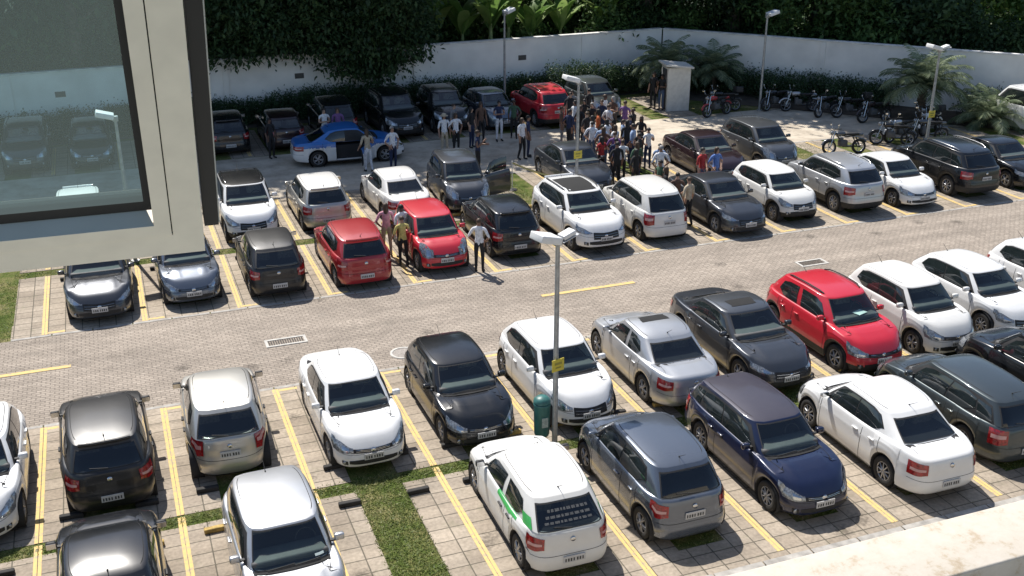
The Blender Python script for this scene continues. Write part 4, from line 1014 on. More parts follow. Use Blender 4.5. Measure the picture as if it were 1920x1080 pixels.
person(26.8, 22.7, R(-60), 'black', 'black', 'person all in black half hidden behind the booth', 0, scale=1.02)
for q, (x, y, sh, tr, lb) in enumerate(((19.62, 7.35, 'brown', 'black', 'person in a brown top squeezed along the left side of the dark sedan'), (19.72, 6.75, 'beige', 'black', 'person in a beige top and black trousers by the dark sedan front wheel'), (19.58, 8.1, 'black', 'brown', 'person in black standing beside the dark sedan rear door'), (19.8, 8.9, 'green', 'black', 'person in dark green behind those beside the dark sedan'))):
    person(x, y, R(160+40*q), sh, tr, lb, None, scale=1.0)
# the crowd
GR = 'people standing in the crowd'
pos = []
def try_add(x, y, d=.50):
    if all((x-a)**2+(y-b_)**2 > d*d for a, b_, _ in pos): pos.append((x, y, 0)); return True
for _ in range(900):
    y = rng.uniform(10.2, 14.6); x = rng.uniform(19.4, 20.9+.25*(y-10.2))
    if len([1 for p in pos if p[1] < 14.7]) < 17: try_add(x, y, .48)
n0 = len(pos)
for _ in range(1500):
    y = rng.uniform(14.6, 19.0); x = rng.uniform(19.9, 23.1-.1*(y-14.6))
    if len(pos)-n0 < 21: try_add(x, y, .52)
n1 = len(pos)
for _ in range(200):
    if len(pos)-n1 < 3: try_add(rng.uniform(19.5, 24), rng.uniform(19, 20.6), .7)
shirts = ['white']*18+['black']*16+['navy']*8+['grey']*7+['red']*3+['lightblue']*6+['green']*5+['orange']*1+['pink']*1+['brown']*5+['purple']*2+['beige']*2+['yellow']*1
trs = ['black']*8+['jeans']*6+['navy']*4+['beige']*2+['grey']*2+['brown']*1
for i, (x, y, _) in enumerate(pos):
    sh, tr = rng.choice(shirts), rng.choice(trs); lng = 1 if rng.random() < .4 else 0
    where = 'in the front of the crowd between the graphite and wine sedans' if i < n0 else ('in the back half of the crowd on the sunny yard' if i < n1 else 'behind the crowd')
    lb = 'person in %s top and %s trousers %s' % (WORD.get(sh, sh), WORD.get(tr, tr), where)
    if len(lb.split()) > 16: lb = 'person in %s top and %s trousers at the front of the crowd' % (WORD.get(sh, sh), WORD.get(tr, tr))
    person(x, y, rng.uniform(0, 6.28) if rng.random() < .4 else math.atan2(17-y, 20.5-x)+math.pi/2+rng.uniform(-.6, .6), sh, tr, lb, None, GR, lng)

# ================================================================== MOTORCYCLES
def moto_proto():
    P = {}
    def put(k, b, mats): P[k] = b.mesh(k.split('#')[0], mats)
    for k, x in (('wheel#f', .66), ('wheel#r', -.62)):
        b = MB(); b.lathe([(.22, -.04), (.27, -.055), (.30, -.03), (.305, 0), (.30, .03), (.27, .055), (.22, .04)], 26, c=(x, 0, .305)); put(k, b, [K_TYRE])
    b = MB()
    for x in (.66, -.62):
        b.lathe([(.225, -.025), (.205, -.02), (.205, .02), (.225, .025)], 24, c=(x, 0, .305)); b.lathe([(.04, -.06), (.04, .06)], 10, c=(x, 0, .305))
        for k in range(5): a = k*1.2566; b.tube([(x, 0, .305), (x+.21*math.cos(a), 0, .305+.21*math.sin(a))], .014, 5)
    put('rims', b, [K_RIM])
    b = MB(); b.tube([(.45, 0, .92), (.20, 0, .62), (.05, 0, .30)], .028, 6); b.tube([(.45, 0, .88), (-.10, 0, .72), (-.60, 0, .78)], .028, 6); b.tube([(.05, 0, .32), (-.62, 0, .305)], .03, 6)
    for s_ in (-1, 1): b.tube([(-.62, s_*.10, .31), (-.42, s_*.12, .70)], .022, 6)
    put('frame', b, [K_RUB])
    b = MB()
    for s_ in (-1, 1): b.tube([(.66, s_*.075, .305), (.44, s_*.075, .98)], .022, 6)
    put('fork', b, [K_CHROME])
    b = MB(); b.rbox((.08, 0, .46), (.34, .24, .28), .05); b.rbox((.16, 0, .60), (.16, .18, .16), .03); put('engine', b, [K_DASH])
    b = MB(); b.rbox((.20, 0, .86), (.42, .22, .19), .085); put('fuel_tank', b, [None])
    b = MB(); b.rbox((-.28, 0, .83), (.62, .25, .10), .045); put('seat', b, [K_RUB])
    b = MB(); b.rbox((-.66, 0, .80), (.26, .16, .12), .04); b.tube([(-.60, 0, .62), (-.82, 0, .60), (-.93, 0, .48)], .05, 6); put('tail_cowl', b, [None])
    b = MB(); A = [(.66+.33*math.cos(a), 0, .305+.33*math.sin(a)) for a in (.3, .8, 1.3, 1.8, 2.3)]; b.tube(A, .045, 6); put('front_fender', b, [None])
    b = MB(); b.tube([(.34, -.36, 1.08), (.42, -.16, 1.05), (.44, 0, 1.02), (.42, .16, 1.05), (.34, .36, 1.08)], .017, 6); put('handlebar', b, [K_RUB])
    b = MB(); b.lathe([(.001, .06), (.07, .055), (.09, 0), (.06, -.06)], 14); b.v = [(x_*0+.56+y_, x_, .90+z_) for x_, y_, z_ in b.v]; put('headlight', b, [K_LAMP])
    for s_, k in ((-1, 'mirror#l'), (1, 'mirror#r')):
        b = MB(); b.tube([(.40, s_*.20, 1.06), (.42, s_*.28, 1.22)], .008, 5); b.rbox((.42, s_*.30, 1.24), (.02, .12, .08), .009); put(k, b, [K_CHROME])
    b = MB(); b.tube([(.10, -.13, .34), (-.30, -.16, .32), (-.72, -.17, .42)], [.025, .035, .048], 8); put('exhaust', b, [K_CHROME])
    return P
MP = moto_proto()
def moto(x, y, a, col, lab, box=False):
    e = empty('motorcycle', (x, y, 0), a); tag(e, lab, 'motorcycle', 'motorcycles parked by the right-hand wall'); 
    tl = empty('lean', (0, 0, 0)) if False else None
    for k, me in MP.items():
        o = link_mesh(k.split('#')[0], me, e)
        if me.materials[0] is None: o.material_slots[0].link = 'OBJECT'; o.material_slots[0].material = PAINT[col]
    if box: b = MB(); b.rbox((-.78, 0, 1.02), (.36, .40, .30), .05); b.build('top_box', K_RUB, e)
    e.rotation_euler = (R(11), 0, a); e.scale = (1.0, 1.2, .98)
for x, y, a, c_, lb, bx in ((30.25, 12.45, 168, 'grey', 'dark grey motorcycle nearest the empty grassy bay', 0), (33.0, 12.9, 150, 'black', 'black motorcycle left of the lamp post with a yellow sign', 0), (33.8, 13.3, 185, 'silver', 'silver-tanked motorcycle beside the lamp post with a yellow sign', 0), (34.8, 12.9, 160, 'grey', 'grey motorcycle just behind the black suv', 0),
      (35.9, 13.9, 200, 'white', 'white motorcycle under the large palm', 1), (28.9, 20.2, 195, 'darkred', 'dark red motorcycle nearest the booth', 0), (29.6, 20.9, 170, 'black', 'black motorcycle beside the one nearest the booth', 1), (32.2, 20.3, 190, 'black', 'black motorcycle right of the lamp post among the motorcycles', 0), (33.0, 19.6, 160, 'silver', 'silver-tailed motorcycle in the shade by the hedge', 0),
      (33.7, 18.4, 200, 'graphite', 'shaded graphite motorcycle by the middle of the right-hand hedge', 0), (34.5, 17.7, 165, 'black', 'shaded black motorcycle with a top box by the hedge', 1), (35.0, 16.6, 180, 'wine', 'shaded dark motorcycle by the hedge, nearest the large palm', 0), (36.6, 14.9, 215, 'black', 'black motorcycle at the foot of the smaller palm', 0)):
    moto(x, y, R(a), c_, lb, bx)

# ================================================================== TAPE
M_TAPE = mat('yellow barrier tape', (.60, .52, .22), .6)
p0, p1 = Vector((15.75, 12.6, 1.0)), Vector((17.0, 9.78, 1.0)); b = MB(); n = 12
P_ = [p0.lerp(p1, i/n)-Vector((0, 0, .10*math.sin(math.pi*i/n))) for i in range(n+1)]
for a_, c_ in zip(P_, P_[1:]): b.add([a_, c_, c_+Vector((0, 0, .07)), a_+Vector((0, 0, .07))], [(0, 1, 2, 3)])
for a_, c_ in zip(P_, P_[1:]): b.add([a_+Vector((.004, .004, 0)), c_+Vector((.004, .004, 0)), c_+Vector((.004, .004, .07)), a_+Vector((.004, .004, .07))], [(3, 2, 1, 0)])
tag(b.build('barrier_tape', M_TAPE), 'yellow barrier tape strung from a stand to the lamp post by the crowd', 'tape')
e = empty('tape_stand', (15.75, 12.65, 0)); tag(e, 'thin stand with a round foot that holds the barrier tape over the grass', 'stand')
b = MB(); b.lathe([(.001, .03), (.18, .03), (.2, 0)], 16, axis='z'); b.build('foot', K_RUB, e); b = MB(); b.tube([(0, 0, .02), (0, 0, 1.1)], .02, 8); b.build('pole', M_HEAD, e)

# ================================================================== VEGETATION
def leafmat(name, cols, tr=.25):
    m, N, L, b = nmat(name)
    g = N.new('ShaderNodeNewGeometry'); tc = N.new('ShaderNodeTexCoord'); n = N.new('ShaderNodeTexNoise'); n.inputs['Scale'].default_value = .9; n.inputs['Detail'].default_value = 6
    L.new(tc.outputs['Object'], n.inputs[0])
    mx = N.new('ShaderNodeMath'); mx.operation = 'MULTIPLY_ADD'; mx.inputs[1].default_value = .5; L.new(g.outputs['Random Per Island'], mx.inputs[0]); 
    r1 = N.new('ShaderNodeMapRange'); r1.inputs[1].default_value = .3; r1.inputs[2].default_value = .7; r1.inputs[3].default_value = 0; r1.inputs[4].default_value = .5; L.new(n.outputs[0], r1.inputs[0]); L.new(r1.outputs[0], mx.inputs[2])
    rp = ramp(N, L, mx.outputs[0], [(.1, cols[0]), (.5, cols[1]), (.95, cols[2])])
    L.new(rp.outputs[0], b.inputs['Base Color']); b.inputs['Roughness'].default_value = .55; b.inputs['Specular IOR Level'].default_value = .3
    t = N.new('ShaderNodeBsdfTranslucent'); L.new(rp.outputs[0], t.inputs[0]); ms = N.new('ShaderNodeMixShader'); ms.inputs[0].default_value = tr
    L.new(b.outputs[0], ms.inputs[1]); L.new(t.outputs[0], ms.inputs[2]); L.new(ms.outputs[0], N['Material Output'].inputs['Surface'])
    return m
LF_DARK = leafmat('dark leaves', ((.018, .038, .016), (.045, .085, .033), (.09, .15, .055)), .25)
LF_MID = leafmat('mid green leaves', ((.03, .06, .018), (.075, .14, .04), (.16, .25, .075)))
LF_LIGHT = leafmat('bright leaves', ((.06, .13, .03), (.15, .26, .06), (.34, .44, .15)), .4)
LF_PALM = leafmat('palm leaflets', ((.10, .14, .08), (.21, .26, .15), (.40, .45, .30)), .3)
M_BARK = mat('bark', (.10, .08, .06), .95, var=.35, scale=8, bump=.6)
def leaf_cloud(name, blobs, n, size, m, seed, droop=0.):
    """leaf-sized rhombi gathered in twigs through the volume of several blobs"""
    g = np.random.default_rng(seed); wts = np.array([b_[3]*b_[4]*b_[5] for b_ in blobs])**.75; wts /= wts.sum()
    B = np.array(blobs)[g.choice(len(blobs), n//7, p=wts)]
    d = g.normal(size=(len(B), 3)); d /= np.linalg.norm(d, axis=1, keepdims=True); rad = g.random(len(B))**.38
    tw = B[:, :3]+d*rad[:, None]*B[:, 3:6]*(1+.16*g.normal(size=(len(B), 1)))
    ctr = np.repeat(tw, 7, axis=0)+g.normal(size=(len(B)*7, 3))*size*1.15
    dd = np.repeat(d, 7, axis=0)
    N_ = len(ctr); ax = g.normal(size=(N_, 3))+dd*.8; ax[:, 2] -= .3+droop; ax /= np.linalg.norm(ax, axis=1, keepdims=True)
    up = g.normal(size=(N_, 3))+np.array([0, 0, 1.3]); sd = np.cross(ax, up); sd /= np.linalg.norm(sd, axis=1, keepdims=True)+1e-9
    nn = np.cross(sd, ax); s_ = size*(.6+.8*g.random((N_, 1)))
    V = np.stack([ctr-ax*s_*.55, ctr+sd*s_*.27+nn*s_*.05, ctr+ax*s_*.6, ctr-sd*s_*.27+nn*s_*.05], axis=1).reshape(-1, 3)
    me = bpy.data.meshes.new(name); me.vertices.add(len(V)); me.vertices.foreach_set('co', V.ravel())
    me.loops.add(N_*4); me.loops.foreach_set('vertex_index', np.arange(N_*4)); me.polygons.add(N_)
    me.polygons.foreach_set('loop_start', np.arange(0, N_*4, 4)); me.polygons.foreach_set('loop_total', np.full(N_, 4))
    me.materials.append(m); me.update(); me.validate(); return me
def tree_proto(seed, h, cr, base, nb, n, size, m, droop=0):
    g = random.Random(seed); blobs = []
    for k in range(nb):
        a = g.uniform(0, 6.28); q = g.random()**.5*cr*.72; z = base+(h-base)*g.uniform(.12, .9); f_ = 1-abs((z-base)/(h-base)-.45)*.9
        r_ = cr*g.uniform(.30, .46); blobs.append((math.cos(a)*q*f_, math.sin(a)*q*f_, z, r_, r_, r_*g.uniform(.6, .85)))
    cm = leaf_cloud('crown', blobs, n, size, m, seed, droop)
    b = MB(); rt = .04+h*.011; b.tube([(0, 0, 0), (.1, .05, h*.25), (-.05, .1, h*.5), (0, 0, h*.8)], [rt*1.4, rt, rt*.7, rt*.2], 9)
    for bl in blobs[:10]:
        z0 = max(h*.15, min(h*.6, bl[2]*.6)); b.tube([(0, 0, z0), (bl[0]*.5, bl[1]*.5, (z0+bl[2])*.5+.1), bl[:3]], [rt*.5, rt*.3, rt*.1], 6)
    return cm, b.mesh('trunk', [M_BARK])
TALL = [tree_proto(s, h, c_, b_, 30, 21000, .38, LF_DARK) for s, h, c_, b_ in ((1, 18, 6.2, 4.0), (2, 17, 5.8, 3.4), (3, 18.5, 6.4, 4.4))]
LOW = [tree_proto(s, h, c_, .3, 14, 6500, .26, LF_DARK) for s, h, c_ in ((11, 5.2, 3.0), (12, 4.4, 3.2), (13, 6.2, 3.2))]
LIT = tree_proto(21, 8.0, 4.4, .8, 20, 11000, .27, LF_LIGHT)
def plant(name, pr, x, y, rz, s_, lab, cat, grp, z=0, swap=None):
    e = empty(name, (x, y, z), rz); e.scale = s_ if isinstance(s_, tuple) else (s_, s_, s_); tag(e, lab, cat, grp)
    c = link_mesh('crown', pr[0], e); t = link_mesh('trunk', pr[1], e)
    if swap: c.material_slots[0].link = 'OBJECT'; c.material_slots[0].material = swap
    return e
TG = 'trees behind the white wall'
tl = [(-15, 29.5), (-9.5, 28.9), (-4.0, 29.2), (1.2, 28.9), (6.0, 29.1), (10.2, 28.9), (14.0, 29.2), (30.5, 30.8), (34.8, 28.5), (40.5, 29.5), (-12, 38), (-3, 38), (6, 39), (14.5, 39.5), (29, 44), (33, 36), (31.5, 33.5), (3.5, 31.5), (8.5, 32), (-7, 32), (13, 33)]
for i, (x, y) in enumerate(tl):
    plant('tree', TALL[i % 3], x, y, i*1.9, .97 if i < 7 else 1.08 if i < 10 else rng.uniform(1.0, 1.15), ('tall dark tree behind the left wall shading the back row, %s from the left' % ORD[i] if x < 20 and i < 10 else 'tall dark tree behind the right-hand wall, %s from the corner' % ORD[i-7] if i < 10 else 'tall dark tree farther behind the wall, %s of its line' % ORD[i-10]), 'tree', TG)
for i in range(62):
    row = i//16; x = -14+(i % 16)*4.4+rng.uniform(-.9, .9); y = (31.6, 37.5, 46, 30.4)[min(row, 3)]+rng.uniform(-1.2, 1.2)
    if x > 31: y -= (x-31)*(.75 if row == 0 else .5)
    if row == 3: x += 2.1; y -= max(0, x-31)*.35
    if row in (0, 3) and 17.6 < x < 26.5: y += 2.6
    plant('small_tree', LOW[i % 3], x, y, rng.uniform(0, 6.28), rng.uniform(.85, 1.15)*(1, 1.0, 1.2, .9)[min(row, 3)], ('bushy tree just behind the white wall', 'bushy tree in the second line behind the wall', 'bushy tree far behind the wall', 'low bushy tree close behind the wall')[min(row, 3)]+', %s from the left' % ORD[i % 16], 'tree', TG, 0, LF_MID if rng.random() < (.25 if x < 18 else .5) else None)
plant('tree', LIT, 46.0, 24.0, 0, 1.0, 'sunlit bright green tree behind the right end of the wall', 'tree', None)
plant('tree', LIT, 52.0, 21.0, 2, 1.0, 'sunlit bright green tree at the far right behind the wall', 'tree', None)
plant('tree', LIT, 25.5, 40.0, 1, .7, 'paler tree standing beyond the banana plants', 'tree', None, 0, LF_MID)
# drooping tree that hangs over the wall
g = random.Random(5); bl = []
for k in range(30):
    t = k/29; bl.append((7.0+9.3*t, 27.0+g.uniform(-.9, 1.4), g.uniform(3.9, 6.6), 1.35, 1.15, 1.15))
for x_, z_ in ((13.0, 2.35), (13.7, 2.2), (14.4, 2.2), (15.1, 2.35), (12.4, 2.6), (8.0, 3.3), (9.2, 3.3), (10.4, 3.3), (11.5, 3.1), (15.8, 2.95), (7.2, 3.2), (16.3, 3.1)): bl.append((x_, 26.6, z_, .85, .6, .7))
e = empty('tree', (11.5, 28.9, 0)); tag(e, 'dense dark tree whose crown hangs over the white wall above the back row', 'tree')
cm = leaf_cloud('crown', [(a-11.5, b_-28.9, *r_) for a, b_, *r_ in bl], 38000, .21, LF_DARK, 77, .5); link_mesh('crown', cm, e)
b = MB(); b.tube([(0, 0, 0), (.1, -.1, 2.4), (-.1, -.5, 4), (0, -1, 6)], [.3, .24, .18, .08], 9)
for k in range(6): b.tube([(0, -.3, 3.2), ((k-2.5)*.9, -1.1, 4.4), ((k-2.5)*1.7, -1.8, 4.8)], [.12, .08, .03], 6)
b.build('trunk', M_BARK, e)
# hedges: clipped shrubs in a row, each its own plant
def shrub(name, x, y, rx, ry, h, seed, m, lab, grp, n=3200):
    g = random.Random(seed); bl = [(-rx*.72+rx*.36*(k%5)+g.uniform(-.06, .06), g.uniform(-.06, .06), h*(.32 if k < 5 else .70)+g.uniform(-.04, .04), rx*.34, ry*.95, h*.34) for k in range(10)]
    e = empty(name, (x, y, 0)); tag(e, lab, 'shrub', grp)
    link_mesh('crown', leaf_cloud('crown', bl, int(n*2.1), .085, m, seed), e)
    b = MB()
    for k in range(6): b.tube([(g.uniform(-.2, .2), g.uniform(-.1, .1), 0), bl[k][:3]], [.03, .012], 5)
    b.build('trunk', M_BARK, e)
x = 3.2; i = 0
while x < 28.2:
    hh = 1.22+.18*math.sin(i*1.7)+(.35 if x > 23.5 else 0)+(.3 if 12 < x < 14 else 0)
    shrub('hedge_shrub', x, 26.35+.02*x-(.55 if x > 23 else 0), 1.15, .62, hh, 100+i, LF_DARK, 'dark clipped hedge shrub of the left wall, %s from the window sash' % ORD[i] if x < 23.5 else 'taller dark clipped hedge shrub, %s from the window sash' % ORD[i], 'hedge along the left wall')
    x += 1.72; i += 1
for i in range(-8, 3): shrub('hedge_shrub', 1.4+i*1.72, 26.2, 1.15, .62, 1.3, 160+i, LF_DARK, 'dark clipped hedge shrub seen through the window pane, %s from its right' % ('first', 'second', 'third', 'fourth', 'fifth', 'sixth', 'seventh', 'eighth', 'ninth', 'tenth', 'eleventh')[2-i], 'hedge along the left wall', 2400)
d = Vector((WR1[0]-30.06, WR1[1]-27.96)).normalized()
for i in range(11):
    s_ = 1.2+i*1.65; o_i = ('first', 'second', 'third', 'fourth', 'fifth', 'sixth', 'seventh', 'eighth', 'ninth', 'tenth', 'eleventh')[i]; px, py = 30.06+d.x*s_+d.y*.85, 27.96+d.y*s_-d.x*.85
    if 12.6 < s_ < 15.4: continue
    shrub('hedge_shrub', px, py, 1.15, 1.0, 1.28, 200+i, LF_DARK, 'dark low hedge shrub along the right wall, '+o_i+' from the corner', 'hedge along the right-hand wall', 2600)
# grass blades that spill over the slab edges
g = np.random.default_rng(4); XY = []
for k in range(-1, 9):
    c0 = (k+.5)*W; XY.append(np.stack([g.uniform(c0-.50, c0+.50, 900), g.uniform(-8.95, -5.05, 900)], 1))
for k in range(2, 3): XY.append(np.stack([g.uniform(5.75, 6.75, 5200), g.uniform(-8.95, -4.6, 5200)], 1))
XY.append(np.stack([g.uniform(-4, 24, 16000), g.normal(-4.82, .11, 16000)], 1)); XY.append(np.stack([g.uniform(-1, 34, 9000), g.normal(9.75, .12, 9000)], 1))
XY.append(np.stack([g.uniform(-4, -.85, 5000), g.uniform(5.05, 9.4, 5000)], 1)); XY.append(np.stack([g.uniform(14.6, 16.6, 2600)*0+g.uniform(15.6, 16.7, 2600)-.55, g.uniform(9.9, 14.6, 2600)], 1)); XY.append(np.stack([g.uniform(28.2, 30.2, 2600), g.uniform(9.9, 14.6, 2600)], 1))
XY = np.concatenate(XY); n = len(XY); a = g.uniform(0, 6.28, n); h = g.uniform(.012, .04, n); w_ = g.uniform(.008, .018, n); V = np.zeros((n, 3, 3))
V[:, 0, :2] = XY+np.stack([np.cos(a)*w_, np.sin(a)*w_], 1); V[:, 1, :2] = XY-np.stack([np.cos(a)*w_, np.sin(a)*w_], 1); V[:, 2, :2] = XY+g.normal(size=(n, 2))*.03; V[:, 2, 2] = h
me = bpy.data.meshes.new('grass'); me.vertices.add(n*3); me.vertices.foreach_set('co', V.ravel()); me.loops.add(n*3); me.loops.foreach_set('vertex_index', np.arange(n*3)); me.polygons.add(n); me.polygons.foreach_set('loop_start', np.arange(0, n*3, 3)); me.polygons.foreach_set('loop_total', np.full(n, 3))
me.materials.append(leafmat('grass blades', ((.08, .12, .03), (.15, .19, .05), (.34, .32, .15)), .3)); me.update(); tag(link_mesh('grass', me), 'short patchy green grass between the paving slabs', 'grass', None, 'stuff')
# palms with pinnate fronds
def palm_proto(seed, nf, L_, trunk):
    g = random.Random(seed); V = []; F = []; rb = MB()
    for k in range(nf):
        az = k*2.399+g.uniform(-.2, .2); el = R(86)-R(82)*(k/nf)**.9; ln = L_*g.uniform(.85, 1.05); p = Vector((0, 0, trunk)); A = [p.copy()]; n = 16; e_ = el
        for i in range(n):
            dr = Vector((math.cos(az)*math.cos(e_), math.sin(az)*math.cos(e_), math.sin(e_))); p = p+dr*ln/n; A.append(p.copy()); e_ -= R(6.2)*(i/n+.35)
        rb.tube(A, [.028*(1-i/(n+2)) for i in range(n+1)], 4)
        for i in range(2, n+1):
            for h_ in (0, .5):
                if i == n and h_: continue
                q = A[i].lerp(A[min(i+1, n)], h_); t = (A[i]-A[i-1]).normalized(); sd = t.cross(Vector((0, 0, 1))); sd = sd.normalized() if sd.length > .05 else Vector((-math.sin(az), math.cos(az), 0))
                w_ = .62*math.sin(math.pi*min(.97, .12+.86*(i+h_)/n))**.6*L_/2.4
                for s_ in (-1, 1):
                    dd = (sd*s_+t*.75+Vector((0, 0, -.28+g.uniform(-.15, .15)))).normalized(); o = len(V); wd = t*.017
                    V += [q-wd, q+wd, q+dd*w_*.6+wd*.9-Vector((0, 0, .03)), q+dd*w_-Vector((0, 0, .10)), q+dd*w_*.6-wd*.9-Vector((0, 0, .03))]; F.append((o, o+1, o+2, o+3, o+4))
    me = bpy.data.meshes.new('fronds'); me.from_pydata([tuple(v_) for v_ in V]+rb.v, [], F+[tuple(len(V)+i for i in q) for q in rb.f]); me.materials.append(LF_PALM)
    tb = MB(); tb.tube([(0, 0, 0), (.03, 0, trunk*.5), (0, 0, trunk), (0, 0, trunk+.2)], [.19, .16, .15, .05], 12)
    for k in range(14): z = trunk*(k+1)/15; tb.lathe([(.165, z-.02), (.195, z), (.165, z+.03)], 12, axis='z')
    return me, tb.mesh('trunk', [M_BARK])
PA = [palm_proto(1, 40, 2.0, 1.35), palm_proto(2, 36, 1.9, 1.1), palm_proto(3, 32, 1.8, .35)]
def palm(x, y, pr, rz, s_, lab):
    e = empty('palm', (x, y, 0), rz); e.scale = (s_, s_, s_); tag(e, lab, 'palm'); link_mesh('fronds', pr[0], e); link_mesh('trunk', pr[1], e)
palm(28.9, 25.3, PA[0], 0, 1.02, 'dusty palm at the wall corner behind the pale booth')
palm(31.2, 24.6, PA[1], 1, 1.0, 'palm beside the wall corner, right of the one behind the booth')
palm(37.0, 16.0, PA[0], 2, 1.16, 'large arching palm behind the lamp post with the yellow sign')
palm(39.3, 13.9, PA[2], 3, 1.15, 'low palm beside the large arching palm near the white van')
# banana plants behind the wall
def banana(seed):
    g = random.Random(seed); b = MB(); st = MB(); st.tube([(0, 0, 0), (.05, 0, 1.6), (0, 0, 3.0)], [.16, .13, .07], 9)
    for k in range(11):
        az = k*2.4+g.uniform(-.3, .3); e_ = R(g.uniform(62, 84)); ln = g.uniform(2.0, 2.7); p = Vector((0, 0, g.uniform(2.5, 3.0))); A = [p.copy()]; n = 9
        for i in range(n):
            p = p+Vector((math.cos(az)*math.cos(e_), math.sin(az)*math.cos(e_), math.sin(e_)))*ln/n; A.append(p.copy()); e_ -= R(g.uniform(8, 15))*(i/n+.3)
        V = []; sd = Vector((-math.sin(az), math.cos(az), 0))
        for i, q in enumerate(A):
            w_ = .30*math.sin(math.pi*min(1, max(0, (i-.8)/(n-.6))))**.5 if i > 0 else .02
            V += [q-sd*w_+Vector((0, 0, -.08*w_/.3)), q+Vector((0, 0, .0)), q+sd*w_+Vector((0, 0, -.08*w_/.3))]
        b.add(V, [(i*3+j, i*3+j+1, (i+1)*3+j+1, (i+1)*3+j) for i in range(n) for j in range(2)], 0, True)
    return b.mesh('leaves', [LF_LIGHT]), st.mesh('stem', [mat('banana stem', (.22, .26, .10), .7, var=.3)])
BN = [banana(1), banana(2)]
for i, (x, y, s_) in enumerate(((19.6, 30.0, 1.0), (21.0, 29.6, 1.12), (22.2, 30.2, 1.08), (23.3, 29.8, .95), (27.6, 30.0, 1.0), (18.4, 30.6, 1.1), (25.2, 30.4, .95))):
    e = empty('banana_plant', (x, y, 0), i*1.3); e.scale = (s_, s_, s_); tag(e, 'banana plant with big bright leaves behind the wall, '+('second from left', 'third from left', 'fourth from left', 'fifth from left', 'rightmost, by the wall corner', 'leftmost', 'second from right')[i], 'banana plant', 'banana plants behind the wall')
    link_mesh('leaves', BN[i % 2][0], e); link_mesh('stem', BN[i % 2][1], e)

# ================================================================== BUILDING EDGE: ledge and open window sash
M_LEDGE = mat('stained white ledge', (.66, .63, .58), .85, var=.1, scale=3)
m, N, L, b_ = nmat('lichen-stained ledge'); M_LEDGE = m
tc = N.new('ShaderNodeTexCoord'); n = N.new('ShaderNodeTexNoise'); n.inputs['Scale'].default_value = 9; n.inputs['Detail'].default_value = 9; n.inputs['Roughness'].default_value = .75; L.new(tc.outputs['Object'], n.inputs[0])
rp = ramp(N, L, n.outputs[0], [(.36, (.54, .49, .42)), (.56, (.49, .44, .365)), (.62, (.42, .35, .26)), (.74, (.32, .25, .17))]); L.new(rp.outputs[0], b_.inputs['Base Color']); b_.inputs['Roughness'].default_value = .9
bp = N.new('ShaderNodeBump'); bp.inputs['Strength'].default_value = .3; bp.inputs['Distance'].default_value = .01; L.new(n.outputs[0], bp.inputs['Height']); L.new(bp.outputs[0], b_.inputs['Normal'])
M_FAC = mat('building render', (.45, .42, .36), .9, var=.12, scale=2)
e = empty('building', (0, -20.47, 0)); tag(e, 'edge of the building the photo is taken from: white stained parapet ledge and beige roof', 'building')
b = MB(); b.box((8, -.15, 4.70), (24, .24, 9.40)); b.build('wall', M_FAC, e)
b = MB(); b.rbox((8, -.135, 9.45), (24.1, .27, .10), .008); b.build('parapet_ledge', M_LEDGE, e)
b = MB(); b.box((8, -1.6, 9.28), (24, 2.66, .12)); b.build('roof', M_FAC, e)
# sash
K0 = Vector((2.34464, -21.86222, 11.35147)); vv = Vector((.99939, -.0349, 0)); uv = Vector((-.01740, -.49818, .86690)); nn = Vector((-.03025, -.86637, -.49849))
e = bpy.data.objects.new('window_sash', None); C.objects.link(e)
e.matrix_world = Matrix(((vv.x, uv.x, -nn.x*-1, K0.x), (vv.y, uv.y, nn.y, K0.y), (vv.z, uv.z, nn.z, K0.z), (0, 0, 0, 1)))
tag(e, 'open off-white aluminium window sash with tinted glass in the upper left foreground', 'window')
M_ALU = mat('off-white window frame', (.88, .81, .70), .55, var=.05, scale=30); M_ALU2 = mat('frame bevel', (.40, .42, .42), .5); M_GASK = mat('window gasket', (.02, .02, .022), .7)
def frame(nm, a0, a1, z0, z1, m_, W0=.80, H0=.62, par=e):
    """rectangular ring between insets a0 and a1, depth z0..z1 (local z faces the room)"""
    b = MB(); d = a1-a0; zc, dz = (z0+z1)/2, z1-z0
    b.box((-W0/2, (a0+a1)/2, zc), (W0-2*a0, d, dz)); b.box((-W0/2, H0-(a0+a1)/2, zc), (W0-2*a0, d, dz))
    b.box((-(a0+a1)/2, H0/2, zc), (d, H0-2*a1, dz)); b.box((-W0+(a0+a1)/2, H0/2, zc), (d, H0-2*a1, dz)); return b.build(nm, m_, par)
frame('outer_frame', 0, .0305, -.03, 0, M_ALU); frame('groove', .0305, .0317, -.03, -.003, M_GASK)
frame('inner_frame', .0317, .048, -.028, .001, M_ALU)
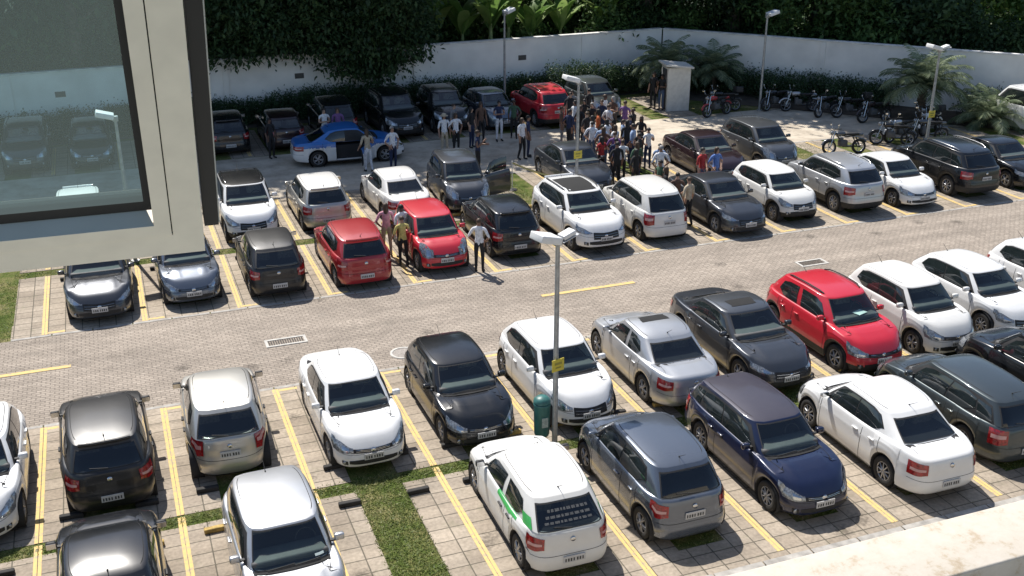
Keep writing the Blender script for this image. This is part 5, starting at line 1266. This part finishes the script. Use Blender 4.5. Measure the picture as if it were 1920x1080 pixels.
b = MB(); b.add([(-.75, .048, .0005), (-.048, .048, .0005), (-.054, .060, -.014), (-.744, .060, -.014)], [(0, 1, 2, 3)]); b.build('bevel', M_ALU2, e)
b = MB(); b.box((-.4, .0665, -.02), (.69, .013, .018)); b.box((-.0515, .32, -.02), (.007, .52, .018)); b.box((-.7515, .32, -.02), (.007, .50, .018)); b.box((-.4, .565, -.02), (.69, .018, .018)); b.build('gasket', M_GASK, e)
m, N, L, b_ = nmat('tinted window pane'); N.remove(b_)
t = N.new('ShaderNodeBsdfTransparent'); t.inputs[0].default_value = (.80, .92, .92, 1); gl = N.new('ShaderNodeBsdfGlossy'); gl.inputs['Roughness'].default_value = .0; gl.inputs[0].default_value = (.85, 1, .98, 1)
df = N.new('ShaderNodeBsdfTranslucent'); df.inputs[0].default_value = (.45, .58, .58, 1); m1 = N.new('ShaderNodeMixShader'); m1.inputs[0].default_value = .022; L.new(t.outputs[0], m1.inputs[1]); L.new(df.outputs[0], m1.inputs[2])
m2_ = N.new('ShaderNodeMixShader'); fz = N.new('ShaderNodeFresnel'); fz.inputs[0].default_value = 1.5; ge = N.new('ShaderNodeNewGeometry'); iv = N.new('ShaderNodeMath'); iv.operation = 'SUBTRACT'; iv.inputs[0].default_value = 1; L.new(ge.outputs['Backfacing'], iv.inputs[1]); mm = N.new('ShaderNodeMath'); mm.operation = 'MULTIPLY'; L.new(fz.outputs[0], mm.inputs[0]); L.new(iv.outputs[0], mm.inputs[1]); L.new(mm.outputs[0], m2_.inputs[0]); L.new(m1.outputs[0], m2_.inputs[1]); L.new(gl.outputs[0], m2_.inputs[2]); L.new(m2_.outputs[0], N['Material Output'].inputs[0])
b = MB(); b.box((-.4, .316, -.022), (.698, .488, .005)); b.build('pane', m, e)
b = MB(); b.box((.0092, .325, -.016), (.0145, .585, .02)); b.build('dark_strip', M_GASK, e)  # plain dark strip just right of the sash, in the gasket colour
b = MB(); b.box((.0172, .325, -.018), (.0014, .585, .018)); b.build('pale_edge', mat('pale edge strip', (.7, .7, .68), .5), e)  # thin pale strip along the outer side of the dark one
